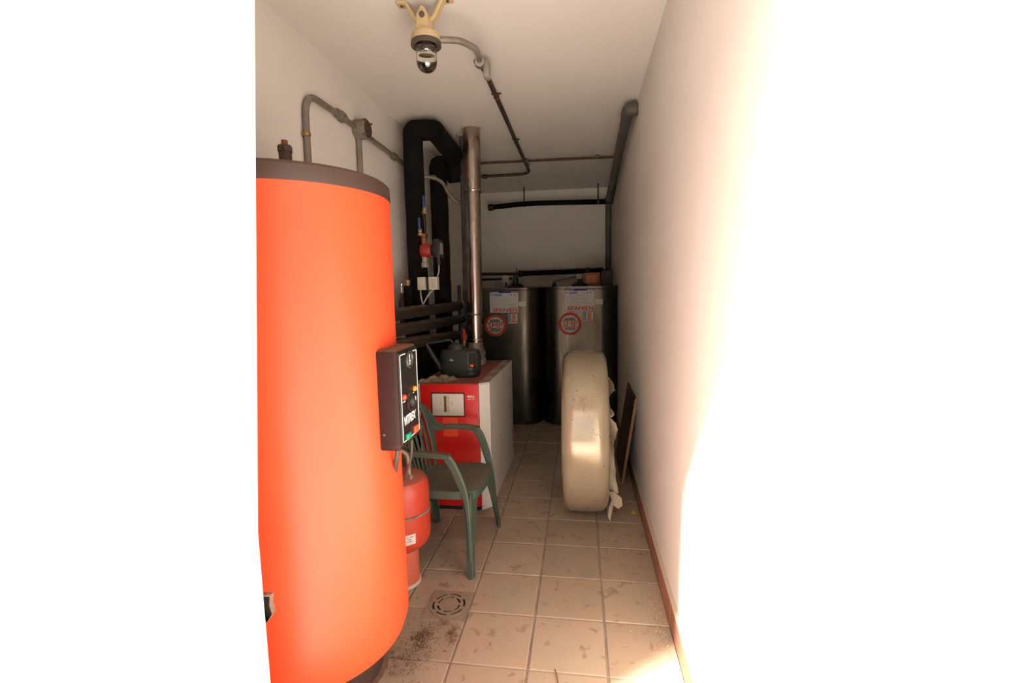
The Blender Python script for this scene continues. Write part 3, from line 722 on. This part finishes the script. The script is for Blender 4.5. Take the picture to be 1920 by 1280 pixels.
def thicken(vf, dvec):
    V, F = vf; n = len(V); V2 = list(V) + [(x+dvec[0], y+dvec[1], z+dvec[2]) for x, y, z in V]
    cnt = {}
    for f_ in F:
        for a, b_ in zip(f_, f_[1:]+f_[:1]): cnt[(a, b_)] = 1
    F2 = list(F) + [tuple(i+n for i in reversed(f_)) for f_ in F]
    for a, b_ in cnt:
        if (b_, a) not in cnt: F2.append((b_, a, a+n, b_+n))
    return V2, F2
obj('torn_cover', thicken((V, F), (.002, .005, 0)), m_torn, d)
obj('torn_flap', thicken(([(.175, 3.10, .235), (.21, 3.08, .24), (.255, 3.05, .215), (.262, 3.045, .165), (.235, 3.06, .135), (.228, 3.065, .16), (.205, 3.08, .15), (.195, 3.09, .08), (.185, 3.1, .02), (.172, 3.10, .06), (.178, 3.10, .12), (.196, 3.09, .18)],
    [(0, 1, 11), (1, 2, 3, 6), (3, 4, 5, 6), (1, 6, 11), (11, 6, 7, 10), (7, 8, 9, 10)]), (.002, .006, 0)), m_torn, d, False)
obj('torn_lining', thicken(([(.168, 3.13, .24), (.235, 3.10, .235), (.215, 3.10, .13), (.190, 3.11, .06), (.166, 3.13, .05)], [(0, 1, 2, 3, 4)]), (.002, .006, 0)), m_foil, d, False)
obj('torn_lining', thicken(([(.168, 3.19, .62), (.190, 3.18, .58), (.186, 3.18, .42), (.184, 3.18, .33), (.168, 3.19, .36)], [(0, 1, 2, 3, 4)]), (.002, .006, 0)), m_foil, d, False)

# ---- brown board leaning on the right wall
bd = thing('wooden_board', 'dark brown board leaning on the white wall behind the disc tank', 'board', (.33, 4.1, 0))
def lean(u, v_, w): # u depth, v up the board, w thickness (towards the wall)
    a = math.radians(7.2); return (.316 + v_*math.sin(a) + w*math.cos(a), 3.80 + u - .17*v_, max(0., v_*math.cos(a) - w*math.sin(a) + .003))
obj('panel', extrude([(0, 0), (.62, 0), (.62, .735), (0, .735)], .018, lambda u, v_, w: lean(u, v_, w)), m_wood, bd, False)
obj('edge_strip', extrude([(-.003, 0), (0.0, 0), (0.0, .735), (-.003, .735)], .021, lambda u, v_, w: lean(u, v_, w-.0015)), m_woodedge, bd, False)
for v0 in (.708, .672):
    obj('shelf_pin', extrude([(.015, v0), (.075, v0), (.075, v0+.012), (.015, v0+.012)], .006, lambda u, v_, w: lean(u, v_, -w)), m_chrome, bd, False)

# ================================================================== PIPES
def pipe_thing(name, label, pts, rad, m, fil=.08, cat='pipe', seg=14, jit=0., step=None, group=None):
    t = thing(name, label, cat, tuple(pts[0]), group)
    P = fillet(pts, fil, 7)
    if step: P = subdiv(P, step)
    obj('tube', tube(P, rad, seg, jit=jit), m, t); return t
def band(t, c, axis, r, w, m=m_clip, name='clip'):
    a = Vector(axis).normalized(); c = Vector(c)
    return obj(name, tube([c-a*w/2, c-a*w*.3, c+a*w*.3, c+a*w/2], [r*.88, r, r, r*.88], 14), m, t)
# insulated risers by the left wall
pA = pipe_thing('insulated_pipe', 'thick black insulated pipe rising nearest on the left wall and bending under the ceiling',
    [(-1.30, 3.75, 0), (-1.295, 3.75, 2.825), (-1.125, 3.76, 2.825), (-1.075, 4.50, 2.72)], .078, m_foam, .035, seg=18, jit=.035, step=.09)
pB = pipe_thing('insulated_pipe', 'second black insulated pipe rising between the nearest black pipe and the flue',
    [(-1.275, 4.38, 0), (-1.29, 4.40, 2.73), (-1.08, 4.44, 2.72)], .080, m_foam, .03, seg=18, jit=.035, step=.09)
pC = thing('insulated_pipe', 'short black insulated branch across the top between the two black pipes', 'pipe', (-1.2, 4.3, 2.6))
obj('tube', tube(subdiv([(-1.16, 4.27, 2.62), (-1.11, 4.30, 2.63), (-1.07, 4.33, 2.64)], .05), .088, 16, jit=.04), m_foam, pC)
# three low insulated pipes along the left wall
for k, (z0_, z1_, yy, lb) in enumerate([(1.432, 1.425, 4.65, 'top'), (1.325, 1.290, 4.75, 'middle'), (1.225, 1.135, 4.72, 'lowest')]):
    q = thing('heating_pipe', f'{lb} of three dusty brown insulated pipes running low along the left wall', 'pipe', (-1.2, 2.4, z0_), 'three low insulated pipes')
    z_0 = z0_ + (z0_-z1_)*.42
    obj('tube', tube(subdiv([(-1.21, 2.40, z_0), (-1.205, 3.05, z0_), (-1.20, yy, z1_)], .10), .044, 14, jit=.05), m_foambr, q)
    obj('end_cap', lathe([(0, yy+.03), (.03, yy+.022), (.045, yy-.005), (.047, yy-.06), (.044, yy-.07)], (-1.20, 0, z1_), 'y', 18), m_foambr, q)
for z_, rr_, lb in ((1.06, .082, 'upper thick black insulated pipe low behind the watering can'), (.86, .10, 'lower thick black insulated pipe low behind the boiler')):
    q = thing('manifold_pipe', lb, 'pipe', (-1.30, 3.0, z_))
    obj('tube', tube(subdiv([(-1.345, 2.5, z_), (-1.345, 4.7, z_)], .1), rr_, 16, jit=.04), m_foam, q)
tag(obj('wall_pipe', tube([(-1.185, 4.62, .0), (-1.185, 4.62, 1.63)], .016, 10), m_pipebr, None), 'thin dark vertical pipe at the ends of the low brown pipes', 'pipe')

# pump on the first riser
pu = thing('circulation_pump', 'red circulation pump with black motor on the left black pipes', 'pump', (-1.205, 3.68, 1.9))
obj('pump_body', join(lathe([(0, -.03), (.05, -.03), (.055, -.01), (.055, .03), (.045, .05), (0, .05)], (-1.205, 3.68, 1.895), 'x', 24)), m_redpump, pu)
obj('pipe_union', join(lathe([(0, -.13), (.03, -.13), (.03, -.095), (.024, -.09), (.024, -.04), (0, -.04)], (-1.212, 3.68, 1.895), 'z', 8)), m_oldtag, pu)
obj('pipe_union', join(lathe([(0, .04), (.024, .04), (.024, .10), (.03, .105), (.03, .13), (0, .13)], (-1.212, 3.68, 1.895), 'z', 8)), m_copper, pu)
obj('motor_neck', cyl((-1.16, 3.68, 1.895), (-1.12, 3.68, 1.90), .035, 18), m_black, pu)
obj('motor_box', rbox(-1.125, -1.075, 3.62, 3.74, 1.835, 1.975, .008, 2), m_black, pu)
obj('motor_plate', box(-1.076, -1.0735, 3.64, 3.72, 1.86, 1.95), m_oldtag, pu, False)
obj('cable_gland', lathe([(0, -.06), (.012, -.055), (.018, -.03), (.022, 0), (0, 0)], (-1.10, 3.68, 1.836), 'z', 12), m_black, pu)
for (x, z, lb) in ((-1.238, 2.06, 'ball valve with a blue lever just above the red pump'), (-1.195, 2.225, 'ball valve with an upright blue lever high between the two black pipes')):
    q = thing('ball_valve', lb, 'valve', (x, 3.66, z))
    obj('valve_body', lathe([(0, -.05), (.022, -.05), (.022, -.03), (.016, -.025), (.018, 0), (0, 0)], (x, 3.67, z), 'z', 8), m_brass, q)
    obj('lever', rbox(x-.008, x+.010, 3.645, 3.657, z-.012, z+.085, .004, 2), m_bluelev, q)
tag(obj('capillary_tube', tube(curve([(-1.20, 3.66, 2.17), (-1.19, 3.655, 2.0), (-1.165, 3.65, 1.85), (-1.155, 3.65, 1.70)], 6), .005, 6), m_pipebr, None), 'thin brown tube hanging from the upper blue valve to the ivory boxes', 'tube')
jb = thing('junction_box', 'left of two ivory boxes on the left black pipes', 'junction box', (-1.235, 3.62, 1.64))
obj('case', rbox(-1.262, -1.198, 3.62, 3.68, 1.588, 1.688, .004, 2), m_jbox, jb)
jc = thing('junction_box', 'right ivory box with printed face on the left black pipes', 'junction box', (-1.14, 3.62, 1.64))
obj('case', rbox(-1.172, -1.102, 3.62, 3.68, 1.588, 1.688, .004, 2), m_jbox, jc)
obj('side_stripe', box(-1.186, -1.170, 3.624, 3.676, 1.592, 1.684), m_dark, jc, False)
for zc_ in (1.655, 1.622): obj('face_print', tube([(-1.132+.012*math.cos(2*PI*k/10), 3.6185, zc_+.014*math.sin(2*PI*k/10)) for k in range(11)], .0012, 4), m_ink, jc)
for a, b_, c_, lb in (((-1.245, 3.64, 1.59), (-1.235, 3.62, 1.53), (-1.225, 3.63, 1.47), 'white cable looping below the left ivory box'),
                      ((-1.14, 3.64, 1.59), (-1.175, 3.62, 1.55), (-1.222, 3.63, 1.48), 'white cable slanting down from the right ivory box')):
    tag(obj('cable', tube(curve([a, b_, c_], 8), .006, 6), m_wcable, None), lb, 'cable')
tag(obj('motor_cable', tube(curve([(-1.10, 3.68, 1.78), (-1.10, 3.67, 1.73), (-1.11, 3.66, 1.688)], 5), .005, 6), m_wcable, None), 'short pale cable from pump motor down to the right ivory box', 'cable')
# small brass fittings left of the riser
q = thing('air_vent', 'brass air vent on top of a pipe left of the nearest black riser', 'valve', (-1.34, 3.55, 1.55))
obj('vent_head', lathe([(0, .08), (.018, .08), (.022, .085), (.022, .125), (.016, .13), (0, .13)], (-1.315, 3.55, 1.54), 'z', 12), m_brass, q)
obj('vent_pipe', cyl((-1.315, 3.55, 0), (-1.315, 3.55, 1.62), .030, 14), m_foam, q)
q = thing('drain_valve', 'small grey valve beside the brass vent on the left wall', 'valve', (-1.375, 3.55, 1.45))
obj('valve_pipe', lathe([(0, -.15), (.022, -.15), (.022, -.02), (.026, -.02), (.026, .045), (.012, .05), (.012, .07), (.016, .07), (.016, .10), (0, .10)], (-1.365, 3.55, 1.47), 'z', 12), m_pipebr, q)
obj('valve_neck', lathe([(0, .10), (.009, .10), (.009, .15), (.012, .155), (.012, .17), (0, .17)], (-1.365, 3.55, 1.47), 'z', 10), m_chrome, q)

# conduit on the left wall with box
xw = XL+.022
c = thing('wall_conduit', 'grey conduit arching over the orange tank along the left wall', 'conduit', (xw, 2.45, 1.0))
obj('tube', tube(fillet([(xw, 2.462, 1.0), (xw, 2.475, 2.640), (xw, 2.85, 2.648), (xw, 3.93, 2.625)], .13, 8), .0175, 14), m_pipe, c)
band(c, (xw, 2.467, 2.42), (0, 0, 1), .024, .022, m_brass)
band(c, (xw, 2.84, 2.648), (0, 1, 0), .028, .07, m_pipe, 'coupling')
band(c, (xw, 3.71, 2.630), (0, 1, 0), .027, .08, m_pipe, 'coupling')
obj('nut', tube([(xw, 2.86, 2.648), (xw, 2.90, 2.647)], .033, 6), m_pipe, c)
c = thing('conduit_drop', 'short grey conduit dropping from the round box behind the orange tank', 'conduit', (xw, 3.14, 1.0))
obj('tube', tube([(xw, 3.095, 1.0), (xw, 3.10, 2.62)], .0185, 14), m_pipe, c)
jb = thing('conduit_box', 'round grey junction box on the left wall conduit', 'junction box', (xw, 3.15, 2.66))
obj('case', lathe([(0, -.022), (.062, -.022), (.064, -.015), (.062, .045), (.066, .047), (.066, .058), (.060, .062), (0, .064)], (xw, 3.105, 2.642), 'x', 10), m_pipe, jb)
obj('cover', lathe([(0, .06), (.056, .062), (.052, .068), (0, .07)], (xw, 3.105, 2.642), 'x', 24), m_pipebr, jb)
for yy, zz in ((.045, .045), (-.045, -.045), (.045, -.045), (-.045, .045)):
    obj('screw', cyl((xw+.05, 3.105+yy, 2.642+zz), (xw+.075, 3.105+yy, 2.642+zz), .007, 8), m_clip, jb)

# ---- bulkhead lamp
LX, LY = -.722, 2.34
l = thing('ceiling_lamp', 'cream ceiling lamp with clear glass dome and dark collar', 'lamp', (LX, LY, ZC))
def lb_(x, y, z): return (LX+x, LY+y, z)
fork = []
for s in (-1, 1):
    fork.append(strip([lb_(s*.105, 0, ZC-.006), lb_(s*.085, 0, ZC-.012), lb_(s*.052, 0, ZC-.072), lb_(s*.020, 0, ZC-.108)], [.045, .045, .040, .038], .016, (0, 1, 0)))
    fork.append(rbox(LX+s*.112-.024, LX+s*.112+.024, LY-.028, LY+.028, ZC-.012, ZC, .004, 1))
obj('bracket', join(*fork), m_beige, l)
obj('bracket_screw', cyl(lb_(.112, 0, ZC-.016), lb_(.112, 0, ZC-.010), .008, 10), m_clip, l)
obj('bracket_screw', cyl(lb_(-.112, 0, ZC-.016), lb_(-.112, 0, ZC-.010), .008, 10), m_clip, l)
body = [(.020, -.060), (.030, -.076), (.036, -.096), (.050, -.136), (.054, -.149), (.066, -.152), (.069, -.158), (.071, -.190), (.066, -.192), (.056, -.184), (0, -.178)]
obj('lamp_body', lathe([(0, -.058)] + body, (LX, LY, ZC), 'z', 36), m_beige, l)
ys_ = LY-.045
obj('pivot_cheek', extrude([(-.030, -.140), (-.026, -.080), (-.014, -.056), (.0, -.044), (.014, -.056), (.026, -.080), (.030, -.140)], .012, lambda u, v_, w: (LX+u, ys_-w+.01, ZC+v_)), m_beige, l, False)
obj('pivot_bolt', lathe([(0, .004), (.013, .004), (.013, -.010), (.006, -.012), (0, -.012)], (LX, ys_, ZC-.086), 'y', 12), m_clip, l)
obj('collar', lathe([(.0715, -.186), (.072, -.204), (.066, -.208), (.052, -.201), (.048, -.184)], (LX, LY, ZC), 'z', 36), m_collar, l)
go, gi = [], []
for k in range(13):
    a = PI/2*k/12; go.append((.0485*math.cos(a) if k < 12 else 0, -.275-.048*math.sin(a)))
    gi.append((.0455*math.cos(a) if k < 12 else 0, -.275-.045*math.sin(a)))
obj('glass_dome', lathe([(.0485, -.185)] + go + gi[::-1] + [(.0455, -.185), (.0485, -.185)], (LX, LY, ZC), 'z', 36), m_glass, l)
bo = [(.011, -.222), (.016, -.234), (.018, -.246), (.015, -.257), (.008, -.264), (0, -.266)]
bb = obj('bulb', lathe(bo + [(max(0, a-.0012), b_+.0012) for a, b_ in bo[::-1]] + [bo[0]], (LX, LY, ZC), 'z', 20), m_glass, l, label='clear glass bulb inside the dome')
obj('bulb_base', lathe([(0, -.178), (.020, -.178), (.020, -.205), (.012, -.208), (.012, -.224), (0, -.224)], (LX, LY, ZC), 'z', 16), m_clip, bb)

# ceiling conduit from the lamp
c = thing('ceiling_conduit', 'grey conduit running from the lamp along the ceiling to the back', 'conduit', (LX, LY, 2.7))
zc = ZC-.024
P = [Vector(q) for q in curve([(LX+.066, LY+.01, 2.765), (LX+.11, LY+.02, 2.765), (LX+.165, LY+.04, 2.762), (LX+.215, LY+.14, 2.765), (-.535, 2.70, 2.80)], 6)]
obj('flexible_end', tube(P, .015, 12), m_pipe, c)
obj('tube', tube(fillet([(-.545, 2.66, 2.795), (-.575, 3.0, zc), (-.575, 5.65, zc), (-.66, 5.74, zc-.0), (-1.46, 5.76, zc)], .07, 8), .0165, 12), m_pipebr, c)
band(c, (-.533, 2.68, 2.797), (-.1, .5, .16), .028, .10, m_pipe, 'coupling')
for yy in (3.46, 4.50, 5.42): 
    k = band(c, (-.575, yy, zc), (0, 1, 0), .020, .022)
    obj('clip_foot', box(-.61, -.54, yy-.010, yy+.010, ZC-.006, ZC), m_clip, k, False)
band(c, (-1.12, 5.755, zc), (1, 0, 0), .026, .06, m_pipebr, 'coupling')
tag(obj('putty_lump', rbox(-.553, -.515, 2.86, 2.93, 2.80, 2.90, .014, 3), m_oldtag, None, origin=(-.535, 2.9, 2.88)), 'pale lump of putty on the ceiling conduit', 'putty')
# thin pipe crossing the ceiling
c = pipe_thing('crossing_pipe', 'thin brown pipe crossing the ceiling from the flue to the right wall', [(-1.46, 5.12, ZC-.03), (XR, 5.20, ZC-.03)], .0115, m_pipebr, cat='pipe')
for x in (-.55, .18): band(c, (x, 5.155+.02*x, ZC-.026), (1, 0, 0), .019, .025)
# right corner pipe
c = pipe_thing('corner_pipe', 'dark grey pipe from the right wall elbow along the ceiling corner and down the back', [(XR, 3.74, 2.865), (.352, 3.76, 2.865), (.372, 6.62, 2.715), (.372, 6.68, 1.62)], .040, m_pvc, .05, seg=18)
obj('elbow', tube(fillet([(XR-.005, 3.74, 2.865), (.352, 3.745, 2.865), (.353, 3.86, 2.859)], .05), .047, 18), m_pvc, c)
obj('tee', tube([(.371, 6.52, 2.720), (.372, 6.64, 2.714)], .048, 16), m_pvc, c)
tag(obj('side_pipe', tube(fillet([(.40, 5.22, ZC-.03), (.403, 5.25, 2.86), (.395, 6.25, 2.62)], .04), .011, 8), m_pipebr, None), 'thin rusty pipe behind the corner pipe on the right wall', 'pipe')
# hanging black pipe with rods, low back pipe
c = pipe_thing('vent_pipe', 'black pipe hung on two rods across the back wall under the ceiling', [(.372, 6.60, 2.705), (-.2, 6.58, 2.715), (-.70, 6.56, 2.725), (-1.20, 6.55, 2.69)], .033, m_foam, .3)
band(c, (-1.20, 6.55, 2.69), (1, 0, 0), .045, .07, m_black, 'coupling')
for x, z in ((-.745, 2.725), (.235, 2.71)):
    r_ = obj('hanger_rod', cyl((x, 6.57, z), (x, 6.57, ZC), .008, 8), m_pipebr, c)
    band(c, (x, 6.575, z-.005), (1, 0, 0), .039, .02)
c = pipe_thing('low_back_pipe', 'dark pipe along the back wall just above the galvanised tanks', [(XL, 6.62, 1.80), (-.80, 6.62, 1.79), (-.3, 6.62, 1.80), (.372, 6.64, 1.81)], [.014]*1 if False else .020, m_pipebr, .2)
obj('thick_section', tube([(-.83, 6.62, 1.792), (.30, 6.635, 1.81)], .034, 14), m_foam, c)
band(c, (-.82, 6.62, 1.792), (1, 0, 0), .046, .06, m_black, 'coupling'); band(c, (.10, 6.632, 1.807), (1, 0, 0), .042, .05, m_black, 'coupling')
tag(obj('thin_back_pipe', tube([(XL, 6.70, 1.72), (-.95, 6.70, 1.735)], .014, 8), m_pipebr, None), 'short thin pipe on the back wall left of the flue', 'pipe')
# small bent conduit between the risers and the flue
c = pipe_thing('bent_conduit', 'small grey bent conduit between the black pipes and the flue', [(XL, 4.15, 2.58), (-1.36, 4.2, 2.585), (-1.27, 4.24, 2.575), (-1.20, 4.25, 2.53), (-1.16, 4.26, 2.43), (-1.09, 4.30, 2.36), (-1.03, 4.36, 2.35)], .017, m_pipe, .06)
band(c, (-1.285, 4.235, 2.58), (.09, .04, -.01), .021, .04, m_gy, 'tape_ring')
tag(obj('small_wall_plate', rbox(XL, XL+.03, 4.02, 4.13, 2.50, 2.68, .004, 1), m_oldtag, None), 'small pale plate on the left wall between the black pipes', 'plate')

# ================================================================== FLOOR DRAIN, BRACKET, LITTER
dx_, dy_ = -.668, 2.188
g = thing('floor_drain', 'stone coloured round slotted floor drain in front of the vessel', 'drain', (dx_, dy_, 0))
V, F = [], []
NS = 48; rad = [0, .050, .060, .073, .084, .098]
V.append((0, 0, .006)); 
for r in rad[1:]: V += [(r*math.cos(2*PI*k/NS), r*math.sin(2*PI*k/NS), .006) for k in range(NS)]
for k in range(NS): F.append((0, 1+k, 1+(k+1) % NS))
for i in range(1, 5):
    for k in range(NS):
        if i in (1, 3) and ((k + (3 if i == 3 else 0)) % 8) not in (0, 1): continue
        F.append((1+(i-1)*NS+k, 1+(i-1)*NS+(k+1) % NS, 1+i*NS+(k+1) % NS, 1+i*NS+k))
V = [(x+dx_, y_+dy_, z) for x, y_, z in V]
obj('grate', thicken((V, F), (0, 0, -.004)), m_drain, g, False)
obj('slot_shade', lathe([(0, .0012), (.096, .0012), (.096, .0004), (0, .0004)], (dx_, dy_, 0), 'z', 32), m_dark, g)  # flat near-black disc paints the shade below the slots
V, F = [], []
for k in range(32):
    a = 2*PI*k/32 + PI/4; ca, sa = math.cos(a), math.sin(a); q = .108/max(abs(ca), abs(sa))
    V += [(dx_+.097*ca, dy_+.097*sa, .0035), (dx_+q*ca, dy_+q*sa, .0035), (dx_+q*ca, dy_+q*sa, 0)]
for k in range(32):
    k2 = (k+1) % 32
    for c_ in (0, 1): F.append((3*k+c_, 3*k+c_+1, 3*k2+c_+1, 3*k2+c_))
obj('frame', (V, F), m_drain, g, False)

poly = [(-.888, .768), (-.831, .773), (-.834, .746), (-.828, .722), (-.845, .696), (-.883, .662)]
t_ = .004
br = [(x, z) for x, z in poly] + [(x-t_*.6, z-t_) for x, z in reversed(poly)]
V, F = [], []
for yy in (YF1, YF1+.014):
    V += [(x, yy, z) for x, z in poly]
n = len(poly); F = [(k, k+1, n+k+1, n+k) for k in range(n-1)]
mb = thing('metal_bracket', 'bent brown metal bracket on the left door jamb beside the orange tank', 'bracket', (-.86, YF1, .70))
obj('folded_rim', thicken((V, F), (-.003, 0, -.004)), m_rust, mb, False)
obj('rim_shade_plate', thicken(([(x-.001, YF1+.011, z-.002) for x, z in poly], [tuple(range(n))]), (0, .003, 0)), m_dark, mb, False)  # near-black plate added for the shade inside the folded rim

# litter
leaf = []
def leafs(cx, cy, n, sx, sy, sc_=1.):
    V, F = [], []
    for _ in range(n):
        x, y_ = random.gauss(cx, sx), random.gauss(cy, sy); a = random.uniform(0, 2*PI); s = random.uniform(.0012, .0062)*sc_
        if x < XL+.03 or x > XR-.03 or math.hypot(x-TX, y_-TY) < .27: continue
        b_ = len(V); ca, sa = math.cos(a), math.sin(a)
        for u, q, z in ((-s, 0, .002), (0, s*.45, .002+random.uniform(.001, .006)), (s, 0, .003), (0, -s*.45, .002+random.uniform(.001, .006))):
            V.append((x+u*ca-q*sa, y_+u*sa+q*ca, z))
        F.append((b_, b_+1, b_+2, b_+3))
    return V, F
lt = obj('leaf_litter', join(leafs(-.725, 1.955, 420, .032, .045), leafs(-.595, 1.985, 170, .018, .032), leafs(-.755, 1.80, 260, .05, .045), leafs(-.655, 2.055, 70, .018, .015), leafs(-.70, 1.87, 120, .06, .05), leafs(-.62, 2.79, 26, .05, .04), leafs(-.56, 2.55, 16, .04, .06), leafs(-.58, 3.4, 30, .04, .25), leafs(-.3, 2.6, 8, .05, .1)), m_leaf, None, False)
lt['kind'] = 'stuff'; tag(lt, 'brown dry leaf crumbs scattered on the floor tiles near the drain', 'leaf litter')
cr = obj('crumbs', join(leafs(-.3, 2.2, 70, .35, .35, .6), leafs(.36, 2.15, 240, .03, .12, .7), leafs(.17, 2.78, 24, .06, .03, .8), leafs(-.7, 1.9, 46, .07, .09, .7)), m_crumb, None, False)
for v_ in cr.data.vertices: pass
cr['kind'] = 'stuff'; tag(cr, 'pale plaster crumbs scattered on the floor by the right wall', 'crumbs')
tag(obj('yellow_leaf', ([(.335, 3.27, .002), (.36, 3.31, .012), (.385, 3.27, .004), (.36, 3.235, .010)], [(0, 1, 2, 3)]), m_yleaf, None, False), 'small yellow leaf on the floor beside the right wall', 'leaf')
tag(obj('twig', tube([(-.115, 1.835, .004), (-.105, 1.80, .006), (-.098, 1.765, .004)], .0022, 5), m_leaf, None), 'short dark twig on the floor tiles in the near foreground', 'twig')
